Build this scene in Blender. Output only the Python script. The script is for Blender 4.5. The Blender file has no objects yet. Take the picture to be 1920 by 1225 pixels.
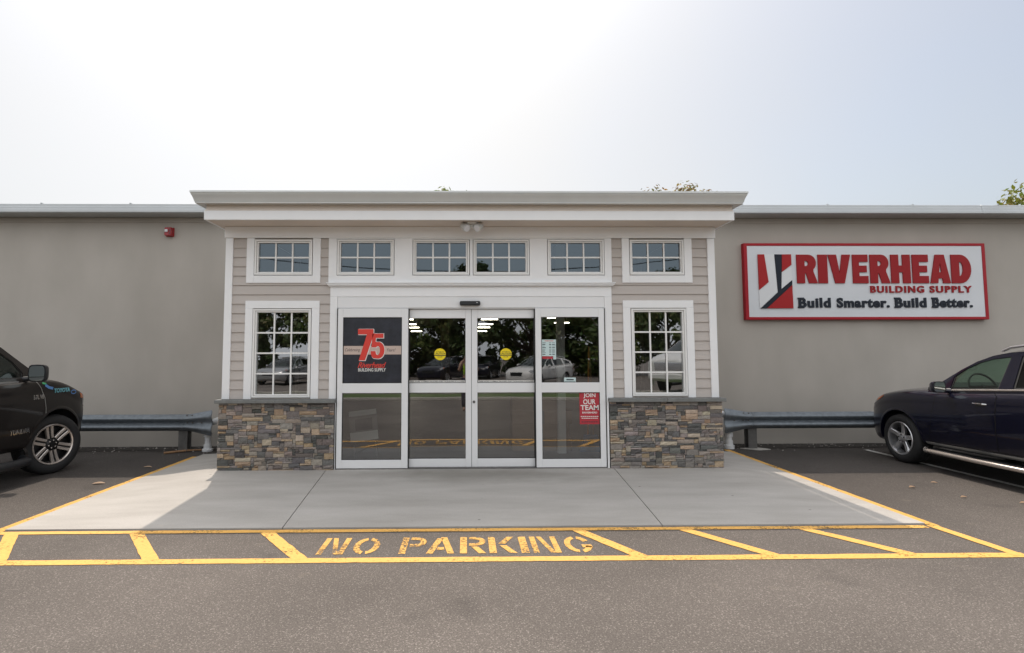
import bpy, bmesh, math, random
from math import radians, sin, cos, tan, pi, sqrt, atan, atan2
from mathutils import Vector, Matrix
from mathutils.bvhtree import BVHTree

random.seed(7)
SC = bpy.context.scene
COL = SC.collection

# ------------------------------------------------------------------ camera
CAM_H = 1.63
cd = bpy.data.cameras.new('camera')
cam = bpy.data.objects.new('camera', cd)
COL.objects.link(cam)
SC.camera = cam
cd.sensor_width = 36.0
cd.lens = 1080.0 / 1920.0 * 36.0
cd.shift_x = (960.0 - 890.0) / 1920.0
cd.shift_y = -(612.5 - 587.0) / 1920.0
cd.clip_start = 0.05
cd.clip_end = 2000.0
cam.matrix_world = (Matrix.Translation((0, 0, CAM_H)) @ Matrix.Rotation(radians(-0.9), 4, 'Z')
                    @ Matrix.Rotation(radians(90) + atan(0.072), 4, 'X') @ Matrix.Rotation(-0.0025, 4, 'Z'))

# ------------------------------------------------------------------ sun and sky
SUN_EL, SUN_AZ = radians(62.5), radians(15.0)      # behind the building, a little to the left
SKY_STRENGTH, SUN_STRENGTH = 0.086, 1.58
w = bpy.data.worlds.new('World')
SC.world = w
w.use_nodes = True
nt = w.node_tree
nt.nodes.clear()
sky = nt.nodes.new('ShaderNodeTexSky')
sky.sky_type = 'NISHITA'
sky.sun_disc = False
sky.sun_elevation = SUN_EL
sky.sun_rotation = -SUN_AZ
sky.air_density = 1.2
sky.dust_density = 4.5
sky.ozone_density = 1.0
# a thin veil of high cloud: pulls the blue towards white, more in some places
tc = nt.nodes.new('ShaderNodeTexCoord')
nz = nt.nodes.new('ShaderNodeTexNoise')
nz.inputs['Scale'].default_value = 1.6
nz.inputs['Detail'].default_value = 5.0
cr = nt.nodes.new('ShaderNodeMapRange')
cr.inputs['From Min'].default_value = 0.3
cr.inputs['From Max'].default_value = 0.7
cr.inputs['To Min'].default_value = 0.12
cr.inputs['To Max'].default_value = 0.42
bw = nt.nodes.new('ShaderNodeRGBToBW')
tint = nt.nodes.new('ShaderNodeMix')
tint.data_type = 'RGBA'
tint.blend_type = 'MULTIPLY'
tint.inputs[0].default_value = 1.0
tint.inputs[7].default_value = (1.0, 0.985, 0.965, 1)
mx = nt.nodes.new('ShaderNodeMix')
mx.data_type = 'RGBA'
bg = nt.nodes.new('ShaderNodeBackground')
bg.inputs['Strength'].default_value = SKY_STRENGTH
wo = nt.nodes.new('ShaderNodeOutputWorld')
L = nt.links.new
L(tc.outputs['Generated'], nz.inputs['Vector'])
L(nz.outputs['Fac'], cr.inputs['Value'])
L(sky.outputs['Color'], bw.inputs['Color'])
L(bw.outputs['Val'], tint.inputs[6])
# the veil thins out towards the right, where blue shows
vx = nt.nodes.new('ShaderNodeSeparateXYZ')
L(tc.outputs['Generated'], vx.inputs[0])
vr = nt.nodes.new('ShaderNodeMapRange')
vr.interpolation_type = 'SMOOTHSTEP'
vr.inputs['From Min'].default_value = 0.75
vr.inputs['From Max'].default_value = 0.05
vr.inputs['To Min'].default_value = 0.05
vr.inputs['To Max'].default_value = 0.50
L(vx.outputs['X'], vr.inputs['Value'])
va = nt.nodes.new('ShaderNodeMath')
va.operation = 'ADD'
va.use_clamp = True
L(cr.outputs['Result'], va.inputs[0])
L(vr.outputs['Result'], va.inputs[1])
L(va.outputs[0], mx.inputs[0])
L(sky.outputs['Color'], mx.inputs[6])
L(tint.outputs[2], mx.inputs[7])
# pale haze colour added to the sky, strongest behind the camera
hz = nt.nodes.new('ShaderNodeMix')
hz.data_type = 'RGBA'
# (added brightness in the half opposite the sun lights the shaded front)
sxyz = nt.nodes.new('ShaderNodeSeparateXYZ')
L(tc.outputs['Generated'], sxyz.inputs[0])
hf = nt.nodes.new('ShaderNodeMapRange')
hf.interpolation_type = 'SMOOTHSTEP'
hf.inputs['From Min'].default_value = 0.55
hf.inputs['From Max'].default_value = -0.35
hf.inputs['To Min'].default_value = 0.05
hf.inputs['To Max'].default_value = 0.85
L(sxyz.outputs['Y'], hf.inputs['Value'])
L(hf.outputs['Result'], hz.inputs[0])
hz.inputs[7].default_value = (7.9, 8.05, 8.25, 1)
L(mx.outputs[2], hz.inputs[6])
L(hz.outputs[2], bg.inputs['Color'])
L(bg.outputs['Background'], wo.inputs['Surface'])

sd = bpy.data.lights.new('sun', 'SUN')
sd.energy = SUN_STRENGTH
sd.angle = radians(0.6)
sd.color = (1.0, 0.88, 0.75)
sun = bpy.data.objects.new('sun', sd)
COL.objects.link(sun)
sdir = Vector((-sin(SUN_AZ) * cos(SUN_EL), cos(SUN_AZ) * cos(SUN_EL), sin(SUN_EL)))
sun.rotation_euler = sdir.to_track_quat('Z', 'Y').to_euler()
sun.location = sdir * 60

vs = SC.view_settings
vs.view_transform = 'Standard'
vs.look = 'None'
vs.exposure = 0.98
vs.gamma = 1.0
vs.use_curve_mapping = False
SC.cycles.max_bounces = 10
SC.cycles.transparent_max_bounces = 16
SC.cycles.caustics_reflective = False
SC.cycles.caustics_refractive = False
SC.cycles.use_denoising = True

# ------------------------------------------------------------------ materials
MATS = {}


def new_mat(name):
    m = bpy.data.materials.new(name)
    m.use_nodes = True
    MATS[name] = m
    return m, m.node_tree, m.node_tree.nodes['Principled BSDF']


def mat(name, col, rough=0.6, metal=0.0, var=0.0, vscale=6.0, bump=0.0, bscale=60.0, coat=0.0,
        spec=0.5, rvar=0.0, stretch=None, detail=6.0):
    m, t, b = new_mat(name)
    b.inputs['Base Color'].default_value = (*col, 1)
    b.inputs['Roughness'].default_value = rough
    b.inputs['Metallic'].default_value = metal
    b.inputs['Specular IOR Level'].default_value = spec
    b.inputs['Coat Weight'].default_value = coat
    b.inputs['Coat Roughness'].default_value = 0.03
    if var or bump or rvar:
        c = t.nodes.new('ShaderNodeTexCoord')
        src = c.outputs['Object']
        if stretch:
            mp = t.nodes.new('ShaderNodeMapping')
            mp.inputs['Scale'].default_value = stretch
            t.links.new(src, mp.inputs['Vector'])
            src = mp.outputs['Vector']
    if var or rvar:
        n = t.nodes.new('ShaderNodeTexNoise')
        n.inputs['Scale'].default_value = vscale
        n.inputs['Detail'].default_value = detail
        n.inputs['Roughness'].default_value = 0.62
        t.links.new(src, n.inputs['Vector'])
    if var:
        r = t.nodes.new('ShaderNodeMapRange')
        r.inputs['From Min'].default_value = 0.25
        r.inputs['From Max'].default_value = 0.75
        r.inputs['To Min'].default_value = 1 - var
        r.inputs['To Max'].default_value = 1 + var
        t.links.new(n.outputs['Fac'], r.inputs['Value'])
        x = t.nodes.new('ShaderNodeMix')
        x.data_type = 'RGBA'
        x.blend_type = 'MULTIPLY'
        x.inputs[0].default_value = 1
        x.inputs[6].default_value = (*col, 1)
        t.links.new(r.outputs['Result'], x.inputs[7])
        t.links.new(x.outputs[2], b.inputs['Base Color'])
    if rvar:
        r2 = t.nodes.new('ShaderNodeMapRange')
        r2.inputs['To Min'].default_value = max(0.02, rough - rvar)
        r2.inputs['To Max'].default_value = rough + rvar
        t.links.new(n.outputs['Fac'], r2.inputs['Value'])
        t.links.new(r2.outputs['Result'], b.inputs['Roughness'])
    if bump:
        n2 = t.nodes.new('ShaderNodeTexNoise')
        n2.inputs['Scale'].default_value = bscale
        n2.inputs['Detail'].default_value = 4
        t.links.new(src, n2.inputs['Vector'])
        bp = t.nodes.new('ShaderNodeBump')
        bp.inputs['Strength'].default_value = bump
        bp.inputs['Distance'].default_value = 0.01
        t.links.new(n2.outputs['Fac'], bp.inputs['Height'])
        t.links.new(bp.outputs['Normal'], b.inputs['Normal'])
    return m


def glass_mat(name, tintc, base=0.10, gain=1.0, wav=0.0, refl=(0.95, 0.97, 1)):
    m = bpy.data.materials.new(name)
    m.use_nodes = True
    t = m.node_tree
    t.nodes.clear()
    o = t.nodes.new('ShaderNodeOutputMaterial')
    tr = t.nodes.new('ShaderNodeBsdfTransparent')
    tr.inputs['Color'].default_value = (*tintc, 1)
    gl = t.nodes.new('ShaderNodeBsdfGlossy')
    gl.inputs['Roughness'].default_value = 0.0
    gl.inputs['Color'].default_value = (*refl, 1)
    # Schlick reflectance of a thin sheet, the same from both sides
    ge = t.nodes.new('ShaderNodeNewGeometry')
    dt = t.nodes.new('ShaderNodeVectorMath')
    dt.operation = 'DOT_PRODUCT'
    t.links.new(ge.outputs['Normal'], dt.inputs[0])
    t.links.new(ge.outputs['Incoming'], dt.inputs[1])
    ab = t.nodes.new('ShaderNodeMath')
    ab.operation = 'ABSOLUTE'
    t.links.new(dt.outputs['Value'], ab.inputs[0])
    om = t.nodes.new('ShaderNodeMath')
    om.operation = 'SUBTRACT'
    om.inputs[0].default_value = 1.0
    t.links.new(ab.outputs[0], om.inputs[1])
    fr = t.nodes.new('ShaderNodeMath')
    fr.operation = 'POWER'
    fr.inputs[1].default_value = 5.0
    t.links.new(om.outputs[0], fr.inputs[0])
    ma = t.nodes.new('ShaderNodeMath')
    ma.operation = 'MULTIPLY_ADD'
    ma.inputs[1].default_value = gain
    ma.inputs[2].default_value = base
    ma.use_clamp = True
    mxs = t.nodes.new('ShaderNodeMixShader')
    t.links.new(fr.outputs[0], ma.inputs[0])
    t.links.new(ma.outputs[0], mxs.inputs[0])
    t.links.new(tr.outputs[0], mxs.inputs[1])
    t.links.new(gl.outputs[0], mxs.inputs[2])
    t.links.new(mxs.outputs[0], o.inputs['Surface'])
    if wav:
        c = t.nodes.new('ShaderNodeTexCoord')
        n = t.nodes.new('ShaderNodeTexNoise')
        n.inputs['Scale'].default_value = 2.2
        n.inputs['Detail'].default_value = 1.0
        bp = t.nodes.new('ShaderNodeBump')
        bp.inputs['Strength'].default_value = wav
        bp.inputs['Distance'].default_value = 0.02
        t.links.new(c.outputs['Object'], n.inputs['Vector'])
        t.links.new(n.outputs['Fac'], bp.inputs['Height'])
        t.links.new(bp.outputs['Normal'], gl.inputs['Normal'])
    MATS[name] = m
    return m


def emit_mat(name, col, s):
    m, t, b = new_mat(name)
    b.inputs['Base Color'].default_value = (0.8, 0.8, 0.8, 1)
    b.inputs['Emission Color'].default_value = (*col, 1)
    b.inputs['Emission Strength'].default_value = s
    return m


def asphalt_mat():
    m, t, b = new_mat('asphalt')
    N, K = t.nodes.new, t.links.new
    c = N('ShaderNodeTexCoord').outputs['Object']
    big = N('ShaderNodeTexNoise')
    big.inputs['Scale'].default_value = 0.55
    big.inputs['Detail'].default_value = 6
    med = N('ShaderNodeTexNoise')
    med.inputs['Scale'].default_value = 85
    med.inputs['Detail'].default_value = 5
    med.inputs['Roughness'].default_value = 0.75
    vor = N('ShaderNodeTexVoronoi')
    vor.inputs['Scale'].default_value = 150
    st = N('ShaderNodeTexNoise')           # larger light scuffs
    st.inputs['Scale'].default_value = 3.0
    st.inputs['Detail'].default_value = 7
    for n in (big, med, vor, st):
        K(c, n.inputs['Vector'])
    r1 = N('ShaderNodeValToRGB')
    r1.color_ramp.elements[0].position = 0.30
    r1.color_ramp.elements[0].color = (0.064, 0.056, 0.050, 1)
    r1.color_ramp.elements[1].position = 0.70
    r1.color_ramp.elements[1].color = (0.198, 0.174, 0.157, 1)
    K(med.outputs['Fac'], r1.inputs['Fac'])
    # individual bright stones
    sep = N('ShaderNodeSeparateColor')
    K(vor.outputs['Color'], sep.inputs['Color'])
    r2 = N('ShaderNodeValToRGB')
    r2.color_ramp.elements[0].position = 0.86
    r2.color_ramp.elements[0].color = (0, 0, 0, 1)
    r2.color_ramp.elements[1].position = 0.99
    r2.color_ramp.elements[1].color = (1, 1, 1, 1)
    K(sep.outputs[0], r2.inputs['Fac'])
    mx1 = N('ShaderNodeMix')
    mx1.data_type = 'RGBA'
    mx1.inputs[7].default_value = (0.29, 0.26, 0.235, 1)
    K(r2.outputs['Color'], mx1.inputs[0])
    K(r1.outputs['Color'], mx1.inputs[6])
    rb = N('ShaderNodeMapRange')
    rb.inputs['From Min'].default_value = 0.3
    rb.inputs['From Max'].default_value = 0.7
    rb.inputs['To Min'].default_value = 0.78
    rb.inputs['To Max'].default_value = 1.18
    K(big.outputs['Fac'], rb.inputs['Value'])
    mx2 = N('ShaderNodeMix')
    mx2.data_type = 'RGBA'
    mx2.blend_type = 'MULTIPLY'
    mx2.inputs[0].default_value = 1
    K(mx1.outputs[2], mx2.inputs[6])
    K(rb.outputs['Result'], mx2.inputs[7])
    r3 = N('ShaderNodeMapRange')
    r3.inputs['From Min'].default_value = 0.66
    r3.inputs['From Max'].default_value = 0.80
    r3.inputs['To Min'].default_value = 0
    r3.inputs['To Max'].default_value = 0.55
    K(st.outputs['Fac'], r3.inputs['Value'])
    mx3 = N('ShaderNodeMix')
    mx3.data_type = 'RGBA'
    mx3.inputs[7].default_value = (0.25, 0.21, 0.17, 1)
    K(r3.outputs['Result'], mx3.inputs[0])
    K(mx2.outputs[2], mx3.inputs[6])
    # a few dark oil drips
    oil = N('ShaderNodeTexNoise')
    oil.inputs['Scale'].default_value = 1.7
    oil.inputs['Detail'].default_value = 3
    om = N('ShaderNodeMapping')
    om.inputs['Location'].default_value = (3.3, 7.1, 0)
    K(c, om.inputs['Vector'])
    K(om.outputs['Vector'], oil.inputs['Vector'])
    r4 = N('ShaderNodeMapRange')
    r4.inputs['From Min'].default_value = 0.63
    r4.inputs['From Max'].default_value = 0.74
    r4.inputs['To Min'].default_value = 0
    r4.inputs['To Max'].default_value = 0.28
    K(oil.outputs['Fac'], r4.inputs['Value'])
    mx4 = N('ShaderNodeMix')
    mx4.data_type = 'RGBA'
    mx4.inputs[7].default_value = (0.035, 0.032, 0.03, 1)
    K(r4.outputs['Result'], mx4.inputs[0])
    K(mx3.outputs[2], mx4.inputs[6])
    # pale worn lane, darker bays; colour darkens further towards the wall to deepen shade
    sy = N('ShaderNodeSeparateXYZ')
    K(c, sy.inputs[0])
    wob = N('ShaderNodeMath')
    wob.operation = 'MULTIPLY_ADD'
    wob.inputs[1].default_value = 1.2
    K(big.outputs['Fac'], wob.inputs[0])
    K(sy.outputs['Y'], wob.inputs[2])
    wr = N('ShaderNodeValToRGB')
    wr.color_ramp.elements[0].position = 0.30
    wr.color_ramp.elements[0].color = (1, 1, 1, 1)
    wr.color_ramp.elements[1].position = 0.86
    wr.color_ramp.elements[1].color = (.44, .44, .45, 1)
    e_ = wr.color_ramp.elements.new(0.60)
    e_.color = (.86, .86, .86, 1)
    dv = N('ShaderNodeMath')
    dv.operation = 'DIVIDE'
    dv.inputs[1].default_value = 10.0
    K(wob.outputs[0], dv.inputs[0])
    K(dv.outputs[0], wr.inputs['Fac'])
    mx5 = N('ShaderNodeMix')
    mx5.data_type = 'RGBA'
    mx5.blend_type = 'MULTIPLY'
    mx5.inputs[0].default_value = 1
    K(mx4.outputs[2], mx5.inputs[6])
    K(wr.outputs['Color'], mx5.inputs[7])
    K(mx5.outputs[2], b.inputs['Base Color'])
    b.inputs['Roughness'].default_value = 0.85
    b.inputs['Specular IOR Level'].default_value = 0.3
    bp = N('ShaderNodeBump')
    bp.inputs['Strength'].default_value = 0.55
    bp.inputs['Distance'].default_value = 0.006
    K(med.outputs['Fac'], bp.inputs['Height'])
    K(bp.outputs['Normal'], b.inputs['Normal'])
    return m


def paint_mat(name, col, wear=0.5, scale=38.0):
    """road paint worn through in specks"""
    m, t, b = new_mat(name)
    N, K = t.nodes.new, t.links.new
    c = N('ShaderNodeTexCoord').outputs['Object']
    n = N('ShaderNodeTexNoise')
    n.inputs['Scale'].default_value = scale
    n.inputs['Detail'].default_value = 6
    n.inputs['Roughness'].default_value = 0.75
    n2 = N('ShaderNodeTexNoise')
    n2.inputs['Scale'].default_value = 2.3
    n2.inputs['Detail'].default_value = 3
    K(c, n.inputs['Vector'])
    K(c, n2.inputs['Vector'])
    ad = N('ShaderNodeMath')
    ad.operation = 'ADD'
    K(n.outputs['Fac'], ad.inputs[0])
    s2 = N('ShaderNodeMath')
    s2.operation = 'MULTIPLY'
    s2.inputs[1].default_value = 0.55
    K(n2.outputs['Fac'], s2.inputs[0])
    K(s2.outputs[0], ad.inputs[1])
    r = N('ShaderNodeMapRange')
    r.inputs['From Min'].default_value = 0.98 - 0.28 * wear
    r.inputs['From Max'].default_value = 1.10 - 0.28 * wear
    r.inputs['To Min'].default_value = 0
    r.inputs['To Max'].default_value = 1
    K(ad.outputs[0], r.inputs['Value'])
    dirt = N('ShaderNodeMapRange')
    dirt.inputs['From Min'].default_value = 0.3
    dirt.inputs['From Max'].default_value = 0.7
    dirt.inputs['To Min'].default_value = 1.1
    dirt.inputs['To Max'].default_value = 0.78
    K(n.outputs['Fac'], dirt.inputs['Value'])
    mu = N('ShaderNodeMix')
    mu.data_type = 'RGBA'
    mu.blend_type = 'MULTIPLY'
    mu.inputs[0].default_value = 1
    mu.inputs[6].default_value = (*col, 1)
    K(dirt.outputs['Result'], mu.inputs[7])
    K(mu.outputs[2], b.inputs['Base Color'])
    b.inputs['Roughness'].default_value = 0.7
    tr = N('ShaderNodeBsdfTransparent')
    ms = N('ShaderNodeMixShader')
    K(r.outputs['Result'], ms.inputs[0])
    K(b.outputs[0], ms.inputs[1])
    K(tr.outputs[0], ms.inputs[2])
    K(ms.outputs[0], t.nodes['Material Output'].inputs['Surface'])
    return m


def concrete_mat():
    m, t, b = new_mat('concrete')
    N, K = t.nodes.new, t.links.new
    c = N('ShaderNodeTexCoord').outputs['Object']
    mp = N('ShaderNodeMapping')
    mp.inputs['Scale'].default_value = (0.6, 2.2, 1)
    K(c, mp.inputs['Vector'])
    n1 = N('ShaderNodeTexNoise')
    n1.inputs['Scale'].default_value = 1.4
    n1.inputs['Detail'].default_value = 8
    n1.inputs['Roughness'].default_value = 0.6
    K(mp.outputs['Vector'], n1.inputs['Vector'])
    n2 = N('ShaderNodeTexNoise')
    n2.inputs['Scale'].default_value = 90
    n2.inputs['Detail'].default_value = 3
    K(c, n2.inputs['Vector'])
    r = N('ShaderNodeValToRGB')
    r.color_ramp.elements[0].position = 0.28
    r.color_ramp.elements[0].color = (0.35, 0.328, 0.302, 1)
    r.color_ramp.elements[1].position = 0.72
    r.color_ramp.elements[1].color = (0.46, 0.437, 0.41, 1)
    K(n1.outputs['Fac'], r.inputs['Fac'])
    r2 = N('ShaderNodeMapRange')
    r2.inputs['From Min'].default_value = 0.3
    r2.inputs['From Max'].default_value = 0.7
    r2.inputs['To Min'].default_value = 0.93
    r2.inputs['To Max'].default_value = 1.06
    K(n2.outputs['Fac'], r2.inputs['Value'])
    mu = N('ShaderNodeMix')
    mu.data_type = 'RGBA'
    mu.blend_type = 'MULTIPLY'
    mu.inputs[0].default_value = 1
    K(r.outputs['Color'], mu.inputs[6])
    K(r2.outputs['Result'], mu.inputs[7])
    # worn, dirty patch where people step in, with its own blotchy outline
    gm = N('ShaderNodeMapping')
    gm.inputs['Location'].default_value = (-0.15, -7.55, 0)
    gm.inputs['Scale'].default_value = (1.0, 1.0, 1)
    K(c, gm.inputs['Vector'])
    gs = N('ShaderNodeMapping')
    gs.inputs['Scale'].default_value = (0.55, 1.9, 0)
    K(gm.outputs['Vector'], gs.inputs['Vector'])
    ln = N('ShaderNodeVectorMath')
    ln.operation = 'LENGTH'
    K(gs.outputs['Vector'], ln.inputs[0])
    ds = N('ShaderNodeMath')
    ds.operation = 'SUBTRACT'
    K(ln.outputs['Value'], ds.inputs[0])
    ns = N('ShaderNodeTexNoise')
    ns.inputs['Scale'].default_value = 4
    ns.inputs['Detail'].default_value = 7
    K(c, ns.inputs['Vector'])
    nm = N('ShaderNodeMath')
    nm.operation = 'MULTIPLY'
    nm.inputs[1].default_value = 0.9
    K(ns.outputs['Fac'], nm.inputs[0])
    K(nm.outputs[0], ds.inputs[1])
    dm = N('ShaderNodeMapRange')
    dm.inputs['From Min'].default_value = -0.30
    dm.inputs['From Max'].default_value = 0.55
    dm.inputs['To Min'].default_value = 0.75
    dm.inputs['To Max'].default_value = 0.0
    K(ds.outputs[0], dm.inputs['Value'])
    m3 = N('ShaderNodeMix')
    m3.data_type = 'RGBA'
    m3.inputs[7].default_value = (0.22, 0.205, 0.18, 1)
    K(dm.outputs['Result'], m3.inputs[0])
    K(mu.outputs[2], m3.inputs[6])
    # small dark spots of gum
    vr = N('ShaderNodeTexVoronoi')
    vr.inputs['Scale'].default_value = 2.6
    K(c, vr.inputs['Vector'])
    vg = N('ShaderNodeMapRange')
    vg.inputs['From Min'].default_value = 0.03
    vg.inputs['From Max'].default_value = 0.045
    vg.inputs['To Min'].default_value = 0.8
    vg.inputs['To Max'].default_value = 0.0
    K(vr.outputs['Distance'], vg.inputs['Value'])
    m4 = N('ShaderNodeMix')
    m4.data_type = 'RGBA'
    m4.inputs[7].default_value = (0.16, 0.15, 0.14, 1)
    K(vg.outputs['Result'], m4.inputs[0])
    K(m3.outputs[2], m4.inputs[6])
    K(m4.outputs[2], b.inputs['Base Color'])
    b.inputs['Roughness'].default_value = 0.75
    bp = N('ShaderNodeBump')
    bp.inputs['Strength'].default_value = 0.12
    bp.inputs['Distance'].default_value = 0.004
    K(n2.outputs['Fac'], bp.inputs['Height'])
    K(bp.outputs['Normal'], b.inputs['Normal'])
    return m


def stucco_mat():
    m, t, b = new_mat('stucco')
    N, K = t.nodes.new, t.links.new
    c = N('ShaderNodeTexCoord').outputs['Object']
    n1 = N('ShaderNodeTexNoise')
    n1.inputs['Scale'].default_value = 0.8
    n1.inputs['Detail'].default_value = 7
    mp = N('ShaderNodeMapping')
    mp.inputs['Scale'].default_value = (1.1, 1.1, 0.5)
    n3 = N('ShaderNodeTexNoise')          # faint vertical rain streaks
    n3.inputs['Scale'].default_value = 1.5
    n3.inputs['Detail'].default_value = 6
    n2 = N('ShaderNodeTexNoise')
    n2.inputs['Scale'].default_value = 130
    n2.inputs['Detail'].default_value = 4
    K(c, n1.inputs['Vector'])
    K(c, mp.inputs['Vector'])
    K(mp.outputs['Vector'], n3.inputs['Vector'])
    K(c, n2.inputs['Vector'])
    a = N('ShaderNodeMath')
    a.operation = 'ADD'
    K(n1.outputs['Fac'], a.inputs[0])
    K(n3.outputs['Fac'], a.inputs[1])
    r = N('ShaderNodeValToRGB')
    r.color_ramp.elements[0].position = 0.36
    r.color_ramp.elements[0].color = (0.415, 0.383, 0.343, 1)
    r.color_ramp.elements[1].position = 0.68
    r.color_ramp.elements[1].color = (0.49, 0.454, 0.41, 1)
    h = N('ShaderNodeMath')
    h.operation = 'MULTIPLY'
    h.inputs[1].default_value = 0.5
    K(a.outputs[0], h.inputs[0])
    K(h.outputs[0], r.inputs['Fac'])
    K(r.outputs['Color'], b.inputs['Base Color'])
    b.inputs['Roughness'].default_value = 0.9
    b.inputs['Specular IOR Level'].default_value = 0.2
    bp = N('ShaderNodeBump')
    bp.inputs['Strength'].default_value = 0.35
    bp.inputs['Distance'].default_value = 0.004
    K(n2.outputs['Fac'], bp.inputs['Height'])
    K(bp.outputs['Normal'], b.inputs['Normal'])
    return m


def attr_mat(name, rough=0.85, var=0.3, vscale=30, bump=0.6, bscale=55, stretch=(1, 1, 2.2), trans=0.0):
    """base colour from the mesh's own colour attribute (each stone, each leaf) broken up by noise"""
    m, t, b = new_mat(name)
    N, K = t.nodes.new, t.links.new
    at = N('ShaderNodeAttribute')
    at.attribute_name = 'tone'
    c = N('ShaderNodeTexCoord').outputs['Object']
    mp = N('ShaderNodeMapping')
    mp.inputs['Scale'].default_value = stretch
    K(c, mp.inputs['Vector'])
    n = N('ShaderNodeTexNoise')
    n.inputs['Scale'].default_value = vscale
    n.inputs['Detail'].default_value = 6
    n.inputs['Roughness'].default_value = 0.7
    K(mp.outputs['Vector'], n.inputs['Vector'])
    r = N('ShaderNodeMapRange')
    r.inputs['From Min'].default_value = 0.25
    r.inputs['From Max'].default_value = 0.75
    r.inputs['To Min'].default_value = 1 - var
    r.inputs['To Max'].default_value = 1 + var
    K(n.outputs['Fac'], r.inputs['Value'])
    mu = N('ShaderNodeMix')
    mu.data_type = 'RGBA'
    mu.blend_type = 'MULTIPLY'
    mu.inputs[0].default_value = 1
    K(at.outputs['Color'], mu.inputs[6])
    K(r.outputs['Result'], mu.inputs[7])
    K(mu.outputs[2], b.inputs['Base Color'])
    b.inputs['Roughness'].default_value = rough
    if bump:
        n2 = N('ShaderNodeTexNoise')
        n2.inputs['Scale'].default_value = bscale
        n2.inputs['Detail'].default_value = 5
        K(mp.outputs['Vector'], n2.inputs['Vector'])
        bp = N('ShaderNodeBump')
        bp.inputs['Strength'].default_value = bump
        bp.inputs['Distance'].default_value = 0.012
        K(n2.outputs['Fac'], bp.inputs['Height'])
        K(bp.outputs['Normal'], b.inputs['Normal'])
    if trans:
        tl = N('ShaderNodeBsdfTranslucent')
        K(mu.outputs[2], tl.inputs['Color'])
        ms = N('ShaderNodeMixShader')
        ms.inputs[0].default_value = trans
        K(b.outputs[0], ms.inputs[1])
        K(tl.outputs[0], ms.inputs[2])
        K(ms.outputs[0], t.nodes['Material Output'].inputs['Surface'])
    return m


M = MATS
asphalt_mat(); concrete_mat(); stucco_mat()
paint_mat('yellow_paint', (0.80, 0.44, 0.105), 0.45)
paint_mat('yellow_letter', (0.74, 0.41, 0.10), 0.70, 40)
paint_mat('kerb_paint', (0.68, 0.38, 0.08), 0.5)
paint_mat('white_paint', (0.62, 0.61, 0.58), 0.5)
attr_mat('stone'); attr_mat('leaf', 0.55, 0.25, 3, 0, trans=0.35); attr_mat('pebble', 0.85, 0.2, 60, 0.2)
mat('siding', (0.485, 0.442, 0.410), 0.6, var=0.05, vscale=3, bump=0.08, bscale=80, stretch=(0.3, 1, 6))
mat('white_trim', (0.83, 0.833, 0.84), 0.45, var=0.03, vscale=2)
mat('cream_trim', (0.70, 0.62, 0.55), 0.55, var=0.04, vscale=2)
mat('white_vinyl', (0.80, 0.795, 0.78), 0.35)
mat('gutter_metal', (0.60, 0.61, 0.60), 0.35, 0.35, var=0.05, vscale=2.5)
mat('roof_metal', (0.50, 0.52, 0.53), 0.38, 0.3, var=0.06, vscale=2)
mat('roof_membrane', (0.45, 0.45, 0.44), 0.8)
mat('bluestone', (0.17, 0.175, 0.17), 0.7, var=0.22, vscale=9, bump=0.3, bscale=40)
mat('mortar', (0.07, 0.065, 0.06), 0.95)
mat('door_metal', (0.78, 0.783, 0.79), 0.42, 0.0, var=0.02, vscale=3)
mat('rubber', (0.02, 0.02, 0.02), 0.7)
mat('black_plastic', (0.018, 0.019, 0.022), 0.35)
mat('galvanised', (0.20, 0.225, 0.25), 0.55, 0.35, var=0.28, vscale=14, rvar=0.12)
mat('post_steel', (0.13, 0.125, 0.12), 0.6, 0.3, var=0.3, vscale=9)
mat('pvc', (0.74, 0.75, 0.76), 0.35)
mat('red_sign', (0.36, 0.006, 0.016), 0.45, var=0.06, vscale=2, spec=.3)
mat('red_letter', (0.31, 0.010, 0.014), 0.5, spec=.25)
mat('red_bright', (0.38, 0.016, 0.018), 0.5, spec=.25)
mat('sign_white', (0.66, 0.68, 0.71), 0.4, var=0.04, vscale=1.5)
mat('sign_white_raised', (0.72, 0.73, 0.745), 0.4)
mat('navy_letter', (0.012, 0.017, 0.028), 0.5, spec=.25)
mat('poster_black', (0.022, 0.024, 0.034), 0.35, var=0.5, vscale=7)
mat('poster_tan', (0.56, 0.44, 0.38), 0.5)
mat('poster_red', (0.68, 0.05, 0.035), 0.45)
mat('poster_white', (0.72, 0.71, 0.68), 0.5)
mat('poster_pale', (0.55, 0.68, 0.68), 0.5)
mat('poster_crimson', (0.42, 0.03, 0.045), 0.45)
mat('ink', (0.02, 0.025, 0.035), 0.5)
mat('sticker_yellow', (0.85, 0.66, 0.01), 0.45)
mat('red_device', (0.33, 0.008, 0.014), 0.35, coat=0.3)
mat('lens_white', (0.7, 0.7, 0.72), 0.2)
mat('bark', (0.11, 0.085, 0.065), 0.9, var=0.35, vscale=12, bump=0.8, bscale=25, stretch=(1, 1, 0.25))
mat('wood_stick', (0.33, 0.19, 0.10), 0.8, var=0.3, vscale=30)
mat('dirt', (0.035, 0.030, 0.026), 0.95, var=0.4, vscale=18, bump=0.5, bscale=50)
mat('grass', (0.075, 0.12, 0.03), 0.9, var=0.45, vscale=7, bump=0.6, bscale=60)
mat('kerb_stone', (0.42, 0.40, 0.37), 0.85, var=0.15, vscale=5)
mat('interior_wall', (0.20, 0.19, 0.175), 0.8, var=0.1, vscale=2)
mat('interior_floor', (0.16, 0.125, 0.105), 0.5, var=0.12, vscale=2)
mat('interior_dark', (0.05, 0.048, 0.045), 0.8)
mat('cardboard', (0.36, 0.25, 0.16), 0.85, var=0.08, vscale=6)
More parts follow.
